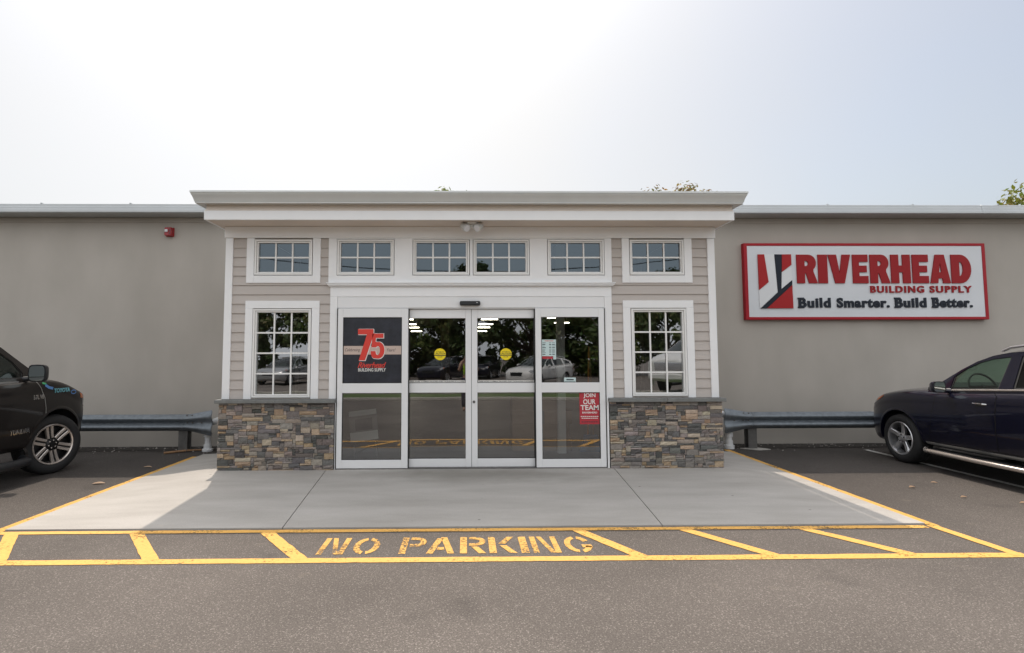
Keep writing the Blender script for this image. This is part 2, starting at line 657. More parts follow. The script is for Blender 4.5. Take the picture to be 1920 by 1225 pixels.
mat('orange_plastic', (0.65, 0.20, 0.04), 0.5)
mat('blue_plastic', (0.06, 0.16, 0.32), 0.5)
mat('pole_wood', (0.14, 0.11, 0.085), 0.9, var=0.25, vscale=8)
mat('wire', (0.02, 0.02, 0.02), 0.6)
mat('truck_paint', (0.016, 0.0135, 0.013), 0.35, 0.2, coat=0.6, spec=.25)
mat('suv_paint', (0.0035, 0.0038, 0.014), 0.3, 0.0, coat=0.9, spec=.2)
mat('white_car_paint', (0.72, 0.72, 0.71), 0.35, 0.0, coat=1.0)
mat('silver_car_paint', (0.42, 0.43, 0.45), 0.3, 0.7, coat=1.0)
mat('tyre', (0.016, 0.016, 0.017), 0.75, bump=0.2, bscale=90)
mat('alloy', (0.66, 0.66, 0.68), 0.28, 0.85)
mat('machined_alloy', (0.62, 0.56, 0.52), 0.25, 0.7)
mat('dark_alloy', (0.012, 0.012, 0.013), 0.35, 0.3)
mat('chrome', (0.72, 0.72, 0.73), 0.12, 1.0)
mat('gap', (0.004, 0.004, 0.004), 0.9)
mat('pale_edge', (0.42, 0.42, 0.41), 0.3, 0.6)
mat('amber', (0.45, 0.11, 0.02), 0.25, coat=1.0)
mat('lamp_lens', (0.35, 0.35, 0.36), 0.1, 0.4, coat=1.0)
mat('seat_leather', (0.20, 0.185, 0.165), 0.6)
mat('cabin_dark', (0.018, 0.018, 0.019), 0.6)
mat('decal_blue', (0.12, 0.32, 0.75), 0.2, 0.3, coat=1.0)
mat('decal_cyan', (0.20, 0.55, 0.65), 0.2, 0.3, coat=1.0)
mat('decal_green', (0.08, 0.5, 0.22), 0.2, 0.3, coat=1.0)
mat('mirror_glass', (0.6, 0.65, 0.63), 0.03, 1.0)
mat('skin', (0.42, 0.26, 0.19), 0.55)
mat('hivis', (0.45, 0.75, 0.05), 0.7)
mat('navy_cloth', (0.02, 0.024, 0.05), 0.85)
mat('hair', (0.03, 0.02, 0.015), 0.7)
glass_mat('door_glass', (0.62, 0.64, 0.63), 0.20, 0.8, 0.02)
glass_mat('transom_glass', (0.45, 0.47, 0.50), 0.115, 0.8, 0.02, (0.72, 0.88, 1.0))
glass_mat('window_glass', (0.62, 0.66, 0.63), 0.26, 0.75, 0.03)
glass_mat('car_glass', (0.50, 0.64, 0.56), 0.07, 0.95)
glass_mat('dark_car_glass', (0.06, 0.07, 0.07), 0.06, 0.95)
emit_mat('tube_light', (1.0, 0.90, 0.70), 9.0)

# ------------------------------------------------------------------ mesh helpers


def tag(o, label=None, cat=None, group=None, kind=None):
    if label: o['label'] = label
    if cat: o['category'] = cat
    if group: o['group'] = group
    if kind: o['kind'] = kind
    return o


def thing(name, label, cat, loc=(0, 0, 0), rz=0.0, group=None, parent=None):
    o = bpy.data.objects.new(name, None)
    o.empty_display_size = 0.2
    COL.objects.link(o)
    o.location = loc
    o.rotation_euler = (0, 0, rz)
    if parent is not None:
        o.parent = parent
    return tag(o, label, cat, group)


def origin_of(p):
    v = Vector((0, 0, 0))
    while p is not None:
        v += p.location
        p = p.parent
    return v


class MB:
    def __init__(self):
        self.bm = bmesh.new()
        self.tone = None

    def _tone(self, faces, c):
        if c is None:
            return
        if self.tone is None:
            self.tone = self.bm.loops.layers.float_color.new('tone')
        for f in faces:
            for l in f.loops:
                l[self.tone] = (*c, 1)

    def face(self, pts, c=None, mi=0):
        vs_ = [self.bm.verts.new(p) for p in pts]
        f = self.bm.faces.new(vs_)
        f.material_index = mi
        self._tone([f], c)
        return f

    def hexa(self, p, mi=0, c=None):
        """8 corners: 0-3 the bottom ring, 4-7 the top ring"""
        v = [self.bm.verts.new(q) for q in p]
        fs = []
        for idx in ((3, 2, 1, 0), (4, 5, 6, 7), (0, 1, 5, 4), (1, 2, 6, 5), (2, 3, 7, 6), (3, 0, 4, 7)):
            f = self.bm.faces.new([v[i] for i in idx])
            f.material_index = mi
            fs.append(f)
        self._tone(fs, c)
        return fs

    def box(self, x0, x1, y0, y1, z0, z1, mi=0, c=None):
        return self.hexa([(x0, y0, z0), (x1, y0, z0), (x1, y1, z0), (x0, y1, z0),
                          (x0, y0, z1), (x1, y0, z1), (x1, y1, z1), (x0, y1, z1)], mi, c)

    def ring(self, x0, x1, z0, z1, ix0, ix1, iz0, iz1, y0, y1, mi=0):
        """a flat rectangular frame in the XZ plane with mitred joints"""
        O = [(x0, z0), (x1, z0), (x1, z1), (x0, z1)]
        I = [(ix0, iz0), (ix1, iz0), (ix1, iz1), (ix0, iz1)]
        v = [[self.bm.verts.new((p[0], y, p[1])) for p in R] for R in (O, I) for y in (y0, y1)]
        o0, o1, i0, i1 = v
        for k in range(4):
            n = (k + 1) % 4
            for f in ((o0[k], o0[n], i0[n], i0[k]), (o1[n], o1[k], i1[k], i1[n]),
                      (o0[n], o0[k], o1[k], o1[n]), (i0[k], i0[n], i1[n], i1[k])):
                q = self.bm.faces.new(f)
                q.material_index = mi

    def prism(self, poly, axis, a, b, mi=0):
        """extrude a polygon; axis 'x': poly=(y,z); 'y': poly=(x,z); 'z': poly=(x,y)"""
        def P(p, t):
            return {'x': (t, p[0], p[1]), 'y': (p[0], t, p[1]), 'z': (p[0], p[1], t)}[axis]
        A = [self.bm.verts.new(P(p, a)) for p in poly]
        B = [self.bm.verts.new(P(p, b)) for p in poly]
        n = len(poly)
        fs = [self.bm.faces.new(A[::-1]), self.bm.faces.new(B)]
        for k in range(n):
            fs.append(self.bm.faces.new((A[k], A[(k + 1) % n], B[(k + 1) % n], B[k])))
        for f in fs:
            f.material_index = mi
        return fs

    def tube(self, pts, r, seg=10, mi=0, cap=True, c=None):
        """r a number or a list; rings follow the path"""
        pts = [Vector(p) for p in pts]
        n = len(pts)
        rr = r if isinstance(r, (list, tuple)) else [r] * n
        rings = []
        prev = None
        for i, p in enumerate(pts):
            d = (pts[min(i + 1, n - 1)] - pts[max(i - 1, 0)]).normalized()
            if prev is None:
                a = d.orthogonal().normalized()
            else:
                a = (prev - d * prev.dot(d))
                a = a.normalized() if a.length > 1e-6 else d.orthogonal().normalized()
            prev = a
            b2 = d.cross(a)
            rings.append([self.bm.verts.new(p + (a * cos(2 * pi * k / seg) + b2 * sin(2 * pi * k / seg)) * rr[i])
                          for k in range(seg)])
        fs = []
        for i in range(n - 1):
            for k in range(seg):
                k2 = (k + 1) % seg
                fs.append(self.bm.faces.new((rings[i][k], rings[i][k2], rings[i + 1][k2], rings[i + 1][k])))
        if cap:
            fs.append(self.bm.faces.new(rings[0][::-1]))
            fs.append(self.bm.faces.new(rings[-1]))
        for f in fs:
            f.material_index = mi
        self._tone(fs, c)

    def lathe(self, prof, seg=32, axis='z', mi=0, close=False, org=(0, 0, 0), cap=True):
        """prof = [(radius, height)], revolved round the axis"""
        rings = []
        for (r, h) in prof:
            ring = []
            for k in range(seg):
                a = 2 * pi * k / seg
                q = {'z': (r * cos(a), r * sin(a), h), 'x': (h, r * cos(a), r * sin(a)),
                     'y': (r * cos(a), h, r * sin(a))}[axis]
                ring.append(self.bm.verts.new((q[0] + org[0], q[1] + org[1], q[2] + org[2])))
            rings.append(ring)
        pairs = list(zip(rings[:-1], rings[1:]))
        if close:
            pairs.append((rings[-1], rings[0]))
        for A, B in pairs:
            for k in range(seg):
                k2 = (k + 1) % seg
                f = self.bm.faces.new((A[k], A[k2], B[k2], B[k]))
                f.material_index = mi
        if not close and cap:
            for R_, rev in ((rings[0], True), (rings[-1], False)):
                if (Vector(R_[0].co) - Vector(R_[seg // 2].co)).length > 1e-4:
                    f = self.bm.faces.new(R_[::-1] if rev else R_)
                    f.material_index = mi

    def grid(self, rows, mi=0, c=None):
        """rows of points, all the same length, quads between"""
        V = [[self.bm.verts.new(p) for p in r] for r in rows]
        fs = []
        for i in range(len(V) - 1):
            for j in range(len(V[0]) - 1):
                fs.append(self.bm.faces.new((V[i][j], V[i][j + 1], V[i + 1][j + 1], V[i + 1][j])))
        for f in fs:
            f.material_index = mi
        self._tone(fs, c)
        return V

    def build(self, name, mats, parent=None, local=False, smooth=False, bevel=0.0, fix=True, angle=40):
        bm = self.bm
        if fix:
            bmesh.ops.recalc_face_normals(bm, faces=bm.faces)
        if bevel:
            es = [e for e in bm.edges if len(e.link_faces) == 2 and e.calc_face_angle(0) > 0.6]
            bmesh.ops.bevel(bm, geom=es, offset=bevel, segments=1, affect='EDGES', profile=0.5, clamp_overlap=True)
        if parent is not None and not local:
            off = origin_of(parent)
            bmesh.ops.translate(bm, verts=bm.verts, vec=-off)
        me = bpy.data.meshes.new(name)
        bm.to_mesh(me)
        bm.free()
        if not isinstance(mats, (list, tuple)):
            mats = [mats]
        for m in mats:
            me.materials.append(M[m] if isinstance(m, str) else m)
        if smooth:
            for p in me.polygons:
                p.use_smooth = True
            me.set_sharp_from_angle(angle=radians(angle))
        o = bpy.data.objects.new(name, me)
        COL.objects.link(o)
        if parent is not None:
            o.parent = parent
        return o


def link_mesh(name, me, mats, parent=None):
    if not isinstance(mats, (list, tuple)):
        mats = [mats]
    for m in mats:
        me.materials.append(M[m])
    o = bpy.data.objects.new(name, me)
    COL.objects.link(o)
    if parent is not None:
        o.parent = parent
    return o


def eval_mesh(o):
    dg = bpy.context.evaluated_depsgraph_get()
    dg.update()
    return bpy.data.meshes.new_from_object(o.evaluated_get(dg))


def kill(o):
    d = o.data
    bpy.data.objects.remove(o)
    if d is not None and d.users == 0:
        if isinstance(d, bpy.types.Mesh): bpy.data.meshes.remove(d)
        else: bpy.data.curves.remove(d)


def glyphs(body, bold=0.0, depth=0.0, shear=0.0, spacing=1.0):
    """text as a raw mesh in the XY plane"""
    cu = bpy.data.curves.new('glyph_curve', 'FONT')
    cu.body = body
    cu.size = 1.0
    cu.offset = bold
    cu.extrude = depth
    cu.shear = shear
    cu.space_character = spacing
    cu.resolution_u = 4
    o = bpy.data.objects.new('glyph_curve', cu)
    COL.objects.link(o)
    me = eval_mesh(o)
    kill(o)
    return me


def text_into(mb, body, x0, x1, z0, z1, y, depth=0.0, bold=0.0, shear=0.0, spacing=1.0, mi=0, mapf=None):
    """add upright lettering facing -Y, fitted to the box; depth = how far it stands out of y towards -Y"""
    me = glyphs(body, bold, 0.5 if depth else 0.0, shear, spacing)
    xs = [v.co.x for v in me.vertices]
    ys = [v.co.y for v in me.vertices]
    ax, bx, ay, by = min(xs), max(xs), min(ys), max(ys)
    vs_ = []
    for v in me.vertices:
        px = x0 + (v.co.x - ax) / (bx - ax) * (x1 - x0)
        pz = z0 + (v.co.y - ay) / (by - ay) * (z1 - z0)
        py = y - (v.co.z + 0.5) * depth if depth else y
        q = (px, py, pz)
        vs_.append(mb.bm.verts.new(mapf(q) if mapf else q))
    for p in me.polygons:
        try:
            f = mb.bm.faces.new([vs_[i] for i in p.vertices])
            f.material_index = mi
        except ValueError:
            pass
    bpy.data.meshes.remove(me)


def poly_mesh(splines, depth=0.0):
    """closed outlines (first outer, others holes too) filled and extruded, raw mesh in XY"""
    cu = bpy.data.curves.new('outline', 'CURVE')
    cu.dimensions = '2D'
    cu.fill_mode = 'BOTH'
    cu.extrude = depth
    for pts in splines:
        s = cu.splines.new('POLY')
        s.points.add(len(pts) - 1)
        for i, p in enumerate(pts):
            s.points[i].co = (p[0], p[1], 0, 1)
        s.use_cyclic_u = True
    o = bpy.data.objects.new('outline', cu)
    COL.objects.link(o)
    me = eval_mesh(o)
    kill(o)
    return me


def add_poly(mb, splines, mapf, depth=0.5, mi=0):
    me = poly_mesh(splines, depth)
    vs_ = [mb.bm.verts.new(mapf(v.co)) for v in me.vertices]
    for p in me.polygons:
        try:
            f = mb.bm.faces.new([vs_[i] for i in p.vertices])
            f.material_index = mi
        except ValueError:
            pass
    bpy.data.meshes.remove(me)


def arc(cx, cy, rx, ry, a0, a1, n=10):
    return [(cx + rx * cos(radians(a0 + (a1 - a0) * k / n)), cy + ry * sin(radians(a0 + (a1 - a0) * k / n)))
            for k in range(n + 1)]


def interp(tab, u):
    if u <= tab[0][0]: return tab[0][1]
    for (a, va), (b, vb) in zip(tab, tab[1:]):
        if u <= b:
            t = (u - a) / (b - a)
            return va + (vb - va) * t
    return tab[-1][1]


def clamp(v, a=0.0, b=1.0):
    return max(a, min(b, v))

# ================================================================== GROUND
XC = 0.085            # centre line of the entrance
WALL_Y = 10.4         # front face of the long store wall
g = MB()
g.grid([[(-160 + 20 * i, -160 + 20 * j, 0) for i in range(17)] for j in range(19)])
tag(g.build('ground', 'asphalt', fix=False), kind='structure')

SLAB_L, SLAB_R, SLAB_F = -4.29, 4.38, 5.56


def slab_z(x, y):
    t = clamp((y - SLAB_F) / (7.75 - SLAB_F))
    fl = clamp((min(x - SLAB_L, SLAB_R - x)) / 0.95)
    fl = fl * fl * (3 - 2 * fl)
    return 0.014 + 0.086 * t * fl


s = MB()


def jl(y): return -1.86 + (7.85 - y) / (7.85 - SLAB_F) * 0.14
def jr(y): return 1.99 - (7.85 - y) / (7.85 - SLAB_F) * 0.13


GAP = 0.005
ys = [SLAB_F + (8.05 - SLAB_F) * k / 24 for k in range(25)]
for fa, fb, n in ((lambda y: SLAB_L, lambda y: jl(y) - GAP, 22), (lambda y: jl(y) + GAP, lambda y: jr(y) - GAP, 24),
                  (lambda y: jr(y) + GAP, lambda y: SLAB_R, 22)):
    rows = [[(fa(y) + (fb(y) - fa(y)) * i / n, y, slab_z(fa(y) + (fb(y) - fa(y)) * i / n, y)) for i in range(n + 1)]
            for y in ys]
    s.grid(rows)
    for (a, b) in zip(rows[0][:-1], rows[0][1:]):          # front lip
        s.face([a, (a[0], a[1], -0.02), (b[0], b[1], -0.02), b])
    for col in (0, -1):                                     # side lips and joint walls
        c_ = [r[col] for r in rows]
        for a, b in zip(c_[:-1], c_[1:]):
            s.face([a, b, (b[0], b[1], -0.02), (a[0], a[1], -0.02)])
for x0, x1 in ((SLAB_L, -3.2), (3.35, SLAB_R)):            # returns beside the vestibule
    n = 14
    y2 = [8.05 + (9.62 - 8.05) * k / 8 for k in range(9)]
    s.grid([[(x0 + (x1 - x0) * i / n, y, slab_z(x0 + (x1 - x0) * i / n, y)) for i in range(n + 1)] for y in y2])
    xo = SLAB_L if x0 < 0 else SLAB_R
    for a, b in zip(y2[:-1], y2[1:]):
        s.face([(xo, a, slab_z(xo, a)), (xo, b, slab_z(xo, b)), (xo, b, -0.02), (xo, a, -0.02)])
tag(s.build('pavement', 'concrete', smooth=True, angle=30), kind='structure')

# narrow bed of dirt along the foot of the wall, with loose stones
d = MB()
for x0, x1 in ((-15.5, -4.2), (4.35, 15.5)):
    n = 60
    random.seed(3)
    d.grid([[(x0 + (x1 - x0) * i / n, y + (random.uniform(-.04, .04) if y < 10.2 else 0),
              0.006 + (random.uniform(0, .018) if 10.05 < y < 10.5 else 0)) for i in range(n + 1)]
            for y in (10.02, 10.14, 10.26, 10.41)])
tag(d.build('soil', 'dirt', fix=False), kind='structure')
random.seed(11)
pb = MB()
for k in range(520):
    sx = random.choice((-1, 1))
    x = random.uniform(-9.5, -4.3) if sx < 0 else random.uniform(4.5, 11)
    y = 10.36 - abs(random.gauss(0, 0.16))
    if random.random() < 0.16: y -= random.uniform(0, .55)
    r = random.uniform(.006, .018)
    t = random.uniform(.10, .5)
    p = [Vector((random.uniform(.7, 1.1) * r * cos(a), random.uniform(.7, 1.1) * r * sin(a), 0)) for a in (0.3, 1.6, 2.9, 4.1, 5.3)]
    o = Vector((x, y, 0.004 if y < 10.03 else 0.012))
    top = o + Vector((0, 0, r * random.uniform(.7, 1.2)))
    for a, b in zip(p, p[1:] + p[:1]):
        pb.face([o + a, o + b, top], (t, t * .93, t * .85))
tag(pb.build('gravel', 'pebble', fix=False), kind='stuff')

# ------------------------------------------------------------------ painted markings (sheets just above the asphalt)


def strip(mb, pts, wdt, z=0.004, n=24):
    """ribbon along a polyline on the ground with slightly wavering edges"""
    random.seed(int(abs(pts[0][0]) * 100 + abs(pts[0][1]) * 10))
    rows = []
    segs = list(zip(pts[:-1], pts[1:]))
    for a, b in segs:
        A, B = Vector(a), Vector(b)
        nrm = (B - A).normalized()
        nrm = Vector((-nrm.y, nrm.x))
        for k in range(n + 1):
            p = A.lerp(B, k / n)
            j1, j2 = random.uniform(-.004, .004), random.uniform(-.004, .004)
            q1, q2 = p + nrm * (wdt / 2 + j1), p - nrm * (wdt / 2 + j2)
            zz = z if not callable(z) else z(p.x, p.y)
            rows.append([(q1.x, q1.y, zz), (q2.x, q2.y, zz)])
    mb.grid(rows)


ym = MB()
strip(ym, [(-3.95, 4.715), (4.53, 4.715)], 0.105, 0.004, 80)
strip(ym, [(SLAB_L - .03, 5.485), (4.33, 5.485)], 0.085, 0.0045, 80)
for x0, x1 in ((-4.15, -3.70), (-3.02, -2.50), (-1.83, -1.32), (1.03, 1.42), (2.02, 2.50), (3.14, 3.62)):
    strip(ym, [(x0, 5.46), (x1, 4.74)], 0.112, 0.005, 10)
strip(ym, [(4.405, 5.52), (4.47, 4.70)], 0.10, 0.0055, 10)
tag(ym.build('road_marking', 'yellow_paint', fix=False), kind='structure')
km = MB()
strip(km, [(SLAB_L - .045, 5.50), (SLAB_L - .045, 9.45)], 0.10, 0.006, 50)
strip(km, [(SLAB_R + .045, 5.50), (SLAB_R + .045, 9.85)], 0.10, 0.006, 50)
tag(km.build('kerb_marking', 'kerb_paint', fix=False), kind='structure')
wm = MB()
strip(wm, [(6.78, 9.80), (6.78, 4.6)], 0.09, 0.004, 40)
strip(wm, [(-8.3, 9.7), (-8.3, 4.6)], 0.09, 0.004, 40)
tag(wm.build('road_marking', 'white_paint', fix=False), kind='structure')


def clip(poly, zc, keep_above):
    out = []
    for a, b in zip(poly, poly[1:] + poly[:1]):
        ia, ib = ((a[1] >= zc) == keep_above), ((b[1] >= zc) == keep_above)
        if ia: out.append(a)
        if ia != ib:
            t = (zc - a[1]) / (b[1] - a[1])
            out.append((a[0] + (b[0] - a[0]) * t, zc))
    return out


def band(p, q, wd):
    """slanted stroke with horizontal ends, wd measured along x"""
    return [(p[0], p[1]), (p[0] + wd, p[1]), (q[0] + wd, q[1]), (q[0], q[1])]


def ringseg(cx, cy, ro, ri, a0, a1, n=7):
    out = []
    for k in range(n):
        t0, t1 = radians(a0 + (a1 - a0) * k / n), radians(a0 + (a1 - a0) * (k + 1) / n)
        out.append([(cx + ro[0] * cos(t0), cy + ro[1] * sin(t0)), (cx + ro[0] * cos(t1), cy + ro[1] * sin(t1)),
                    (cx + ri[0] * cos(t1), cy + ri[1] * sin(t1)), (cx + ri[0] * cos(t0), cy + ri[1] * sin(t0))])
    return out


W_ = .26
STENCIL = {
    'N': [band((0, 0), (0, 1), W_ * .8), band((.27, 1), (.62, 0), W_ * .72), band((.79, 0), (.79, 1), W_ * .8)],
    'O': ringseg(.5, .5, (.5, .5), (.27, .34), 100, 260) + ringseg(.5, .5, (.5, .5), (.27, .34), -80, 80),
    'P': [band((0, 0), (0, 1), W_), [(.34, 1), (.6, 1), (.6, .84), (.34, .84)], [(.34, .58), (.6, .58), (.6, .42), (.34, .42)]] + ringseg(.6, .71, (.4, .29), (.16, .13), -90, 90),
    'A': [band((0, 0), (.33, .93), W_ * .9), band((.76, 0), (.46, 1), W_ * .9), [(.36, .22), (.64, .22), (.60, .38), (.40, .38)]],
    'R': [band((0, 0), (0, 1), W_), [(.34, 1), (.6, 1), (.6, .85), (.34, .85)], [(.34, .60), (.6, .60), (.6, .45), (.34, .45)], band((.70, 0), (.42, .40), W_)] + ringseg(.6, .725, (.38, .275), (.15, .125), -90, 90),
    'K': [band((0, 0), (0, 1), W_), band((.36, .56), (.72, 1), W_), band((.74, 0), (.40, .46), W_)],
    'I': [band((0, 0), (0, 1), 1.0)],
    'G': ringseg(.5, .5, (.5, .5), (.27, .34), 100, 260) + ringseg(.5, .5, (.5, .5), (.27, .34), 25, 80, 4) + ringseg(.5, .5, (.5, .5), (.27, .34), -80, -15, 4) + [[(.62, .30), (.99, .30), (.99, .48), (.62, .48)]],
}
lts = thing('stencil_lettering', 'worn yellow NO PARKING lettering stencilled on the asphalt in front of the entrance', 'lettering', (-.08, 4.85, 0))
for ch, x0, x1 in (('N', -1.23, -1.01), ('O', -.955, -.735), ('P', -.555, -.34), ('A', -.33, -.095), ('R', -.05, .175),
                   ('K', .195, .425), ('I', .46, .525), ('N', .56, .79), ('G', .845, 1.075)):
    lt = MB()
    for poly in STENCIL[ch]:
        for ab in (True, False):
            q = clip(poly, .508 if ab else .492, ab)
            if len(q) > 2:
                lt.face([(x0 + p[0] * (x1 - x0), 4.85 + p[1] * .42, 0.004) for p in q])
    lt.build('letter', 'yellow_letter', lts, fix=False)

# ================================================================== STORE BUILDING (the long low wings)
sb = thing('store_building', 'long low taupe stucco store building with a grey metal eave',
           'building', (0, WALL_Y, 0))
b = MB()
for x0, x1 in ((-15.6, -3.05), (3.22, 15.6)):
    b.box(x0, x1, WALL_Y, WALL_Y + .22, 0.018, 4.10)
b.box(-3.05, 3.22, WALL_Y, WALL_Y + .22, 3.42, 4.10)
b.box(-15.6, -15.38, WALL_Y + .22, 38, 0.0, 4.10)
b.box(15.38, 15.6, WALL_Y + .22, 38, 0.0, 4.10)
b.box(-15.38, 15.38, 37.78, 38, 0.0, 4.10)
b.build('wall', 'stucco', sb)
for x0, x1 in ((-15.6, -3.45), (3.62, 15.6)):
    b = MB()
    b.box(x0, x1, WALL_Y - .018, WALL_Y, 4.03, 4.118)
    b.build('wall_trim', 'stucco', sb, bevel=.004)
b = MB()       # eave: formed metal edge in three bands over a flat underside
EY = WALL_Y - .37
prof = [(WALL_Y, 4.12), (EY + .02, 4.12), (EY, 4.135), (EY, 4.185), (EY + .018, 4.192), (EY + .018, 4.232), (EY + .032, 4.24),
        (EY + .032, 4.285), (EY + .05, 4.292), (WALL_Y, 4.30)]
for x0, x1 in ((-15.7, -3.3), (3.45, 9.28), (9.284, 15.7)):
    b.prism(prof, 'x', x0, x1)
b.prism(prof, 'x', -3.3, 3.45)
b.box(-15.7, 15.7, WALL_Y, 38.1, 4.102, 4.22)
b.build('roof', 'roof_metal', sb, bevel=.003)
for k in range(-9, 10):
    x = k * 1.55 + .3
    if -3.5 < x < 3.7: continue
    b = MB()
    b.box(x - .012, x + .012, EY + .03, EY + .12, 4.291, 4.305)
    b.build('roof_clip', 'roof_metal', sb)
b = MB()
b.box(-15.3, 15.3, WALL_Y + .22, 37.7, .02, .09)
b.box(-3.0, 3.17, 8.08, WALL_Y + .22, .02, .092)
b.build('floor', 'interior_floor', sb)
b = MB()
b.box(-15.3, 15.3, WALL_Y + .24, 37.7, 3.45, 3.55)
b.box(-3.0, 3.17, 8.08, WALL_Y + .24, 3.36, 3.42)
b.build('ceiling', 'interior_wall', sb)
b = MB()
b.box(-9.3, -9.1, WALL_Y + .3, 37, .09, 3.45)
b.box(9.1, 9.3, WALL_Y + .3, 37, .09, 3.45)
b.box(-9.1, 9.1, 36.8, 37, .09, 3.45)
b.build('interior_wall', 'interior_dark', sb)

# ================================================================== ENTRANCE VESTIBULE
FY = 7.90
ev = thing('entrance_vestibule', 'white trimmed entrance vestibule with stone base and glass sliding doors projecting from the store',
           'entrance', (XC, FY, 0.1))
OPEN = [(-2.90, -2.10, 2.715, 3.22), (-2.90, -2.10, 1.048, 2.262), (2.27, 3.035, 2.715, 3.22), (2.27, 3.04, 1.052, 2.262)]
TOPEN = [(-1.77, -.98, 2.715, 3.22), (-.73, .06, 2.715, 3.22), (.10, .885, 2.715, 3.22), (1.13, 1.925, 2.715, 3.22)]


def pierced(mb, x0, x1, z0, z1, y0, y1, opens, zl=None, wedge=0.0, mi=0):
    """wall in the XZ plane left open at the given rectangles; zl = board lines"""
    zl = zl or [z0, z1]
    cuts = sorted(set([z0, z1] + [z for z in zl if z0 < z < z1]
                      + [z for o in opens for z in o[2:] if z0 < z < z1]))
    for a, b2 in zip(cuts[:-1], cuts[1:]):
        if b2 - a < .002: continue
        xs = [(x0, x1)]
        for o in opens:
            if o[2] < b2 - .001 and o[3] > a + .001:
                n = []
                for p, q in xs:
                    if o[0] >= q or o[1] <= p: n.append((p, q)); continue
                    if o[0] > p: n.append((p, o[0]))
                    if o[1] < q: n.append((o[1], q))
                xs = n
        base = max([z for z in zl if z <= a + 1e-6] or [z0])
        top = min([z for z in zl if z >= b2 - 1e-6] or [z1])
        fa = wedge * (1 - (a - base) / (top - base)) if wedge else 0
        fb = wedge * (1 - (b2 - base) / (top - base)) if wedge else 0
        for p, q in xs:
            mb.hexa([(p, y0 - fa, a), (q, y0 - fa, a), (q, y1, a), (p, y1, a),
                     (p, y0 - fb, b2), (q, y0 - fb, b2), (q, y1, b2), (p, y1, b2)], mi)


BZ = [1.038 + .1288 * i for i in range(18)]
for sx, x in ((-1, -3.275), (1, 3.45)):
    b = MB()
    if sx < 0: pierced(b, -3.20, -1.80, 1.03, 3.24, FY - .002, FY + .03, OPEN, BZ, .016)
    else: pierced(b, 1.97, 3.37, 1.03, 3.24, FY - .002, FY + .03, OPEN, BZ, .016)
    for z0, z1 in zip(BZ[:-1], BZ[1:]):
        xa, xb = x + sx * .014, x
        b.hexa([(min(xa, x - sx * .03), FY + .09, z0), (max(xa, x - sx * .03), FY + .09, z0), (max(xa, x - sx * .03), WALL_Y, z0), (min(xa, x - sx * .03), WALL_Y, z0),
                (min(xb, x - sx * .03), FY + .09, z1), (max(xb, x - sx * .03), FY + .09, z1), (max(xb, x - sx * .03), WALL_Y, z1), (min(xb, x - sx * .03), WALL_Y, z1)])
    b.build('siding', 'siding', ev)
b = MB()
pierced(b, -3.24, 3.41, 0.03, 3.38, FY + .035, FY + .16, OPEN + TOPEN + [(-1.75, 1.91, 0.0, 2.42)])
b.box(-3.24, -3.05, FY + .16, WALL_Y, .03, 3.38)
b.box(3.22, 3.41, FY + .16, WALL_Y, .03, 3.38)
b.build('inner_wall', 'interior_wall', ev)
for x0, x1, s_ in ((-3.29, -3.19, -1), (3.36, 3.46, 1)):
    b = MB()
    b.box(x0, x1, FY - .03, FY - .004, 1.036, 3.232)
    xo = x0 if s_ < 0 else x1
    b.box(min(xo, xo - s_ * .026), max(xo, xo - s_ * .026), FY - .003, FY + .09, 1.036, 3.232)
    b.build('corner_board', 'white_trim', ev, bevel=.003)
b = MB()
b.box(-3.305, 3.472, FY - .045, FY - .004, 3.234, 3.388)
b.box(-3.305, -3.27, FY - .003, WALL_Y, 3.234, 3.388)
b.box(3.437, 3.472, FY - .003, WALL_Y, 3.234, 3.388)
b.box(-3.29, 3.458, FY - .054, FY - .0455, 3.366, 3.387)
b.build('frieze_board', 'white_trim', ev, bevel=.003)
# eaves
BX0, BX1, BY = -3.40, 3.545, 7.43
b = MB()
b.box(BX0 + .03, BX1 - .03, BY + .03, WALL_Y, 3.39, 3.402)
for k in range(1, 9):          # v-grooved soffit boards
    pass
b.build('soffit', 'cream_trim', ev)
b = MB()
b.box(BX0, BX1, BY, BY + .028, 3.384, 3.505)
b.box(BX0, BX0 + .028, BY + .0285, WALL_Y, 3.384, 3.505)
b.box(BX1 - .028, BX1, BY + .0285, WALL_Y, 3.384, 3.505)
b.build('fascia', 'white_trim', ev, bevel=.003)
b = MB()
b.box(BX0 + .02, BX1 - .02, BY + .02, BY + .04, 3.506, 3.60)
b.box(BX0 + .02, BX0 + .04, BY + .041, WALL_Y, 3.506, 3.60)
b.box(BX1 - .04, BX1 - .02, BY + .041, WALL_Y, 3.506, 3.60)
b.box(BX0 + .008, BX1 - .008, BY + .008, BY + .0195, 3.506, 3.522)
b.build('upper_fascia', 'cream_trim', ev, bevel=.002)
b = MB()
gp = [(0, 3.585), (.075, 3.580), (.083, 3.588), (.083, 3.600), (.090, 3.604), (.097, 3.635), (.112, 3.672), (.124, 3.696), (.126, 3.708), (.133, 3.712),
      (.133, 3.735), (.108, 3.735), (.105, 3.715), (.09, 3.70), (0, 3.70)]
rows = []
for (dd, z) in gp:
    rows.append([(BX0 - dd, WALL_Y - .02, z), (BX0 - dd, BY + 1.0, z), (BX0 - dd, BY - dd, z), (-1.2, BY - dd, z), (1.3, BY - dd, z),
                 (BX1 + dd, BY - dd, z), (BX1 + dd, BY + 1.0, z), (BX1 + dd, WALL_Y - .02, z)])
b.grid(rows)
b.build('gutter', 'gutter_metal', ev, smooth=True, angle=25)
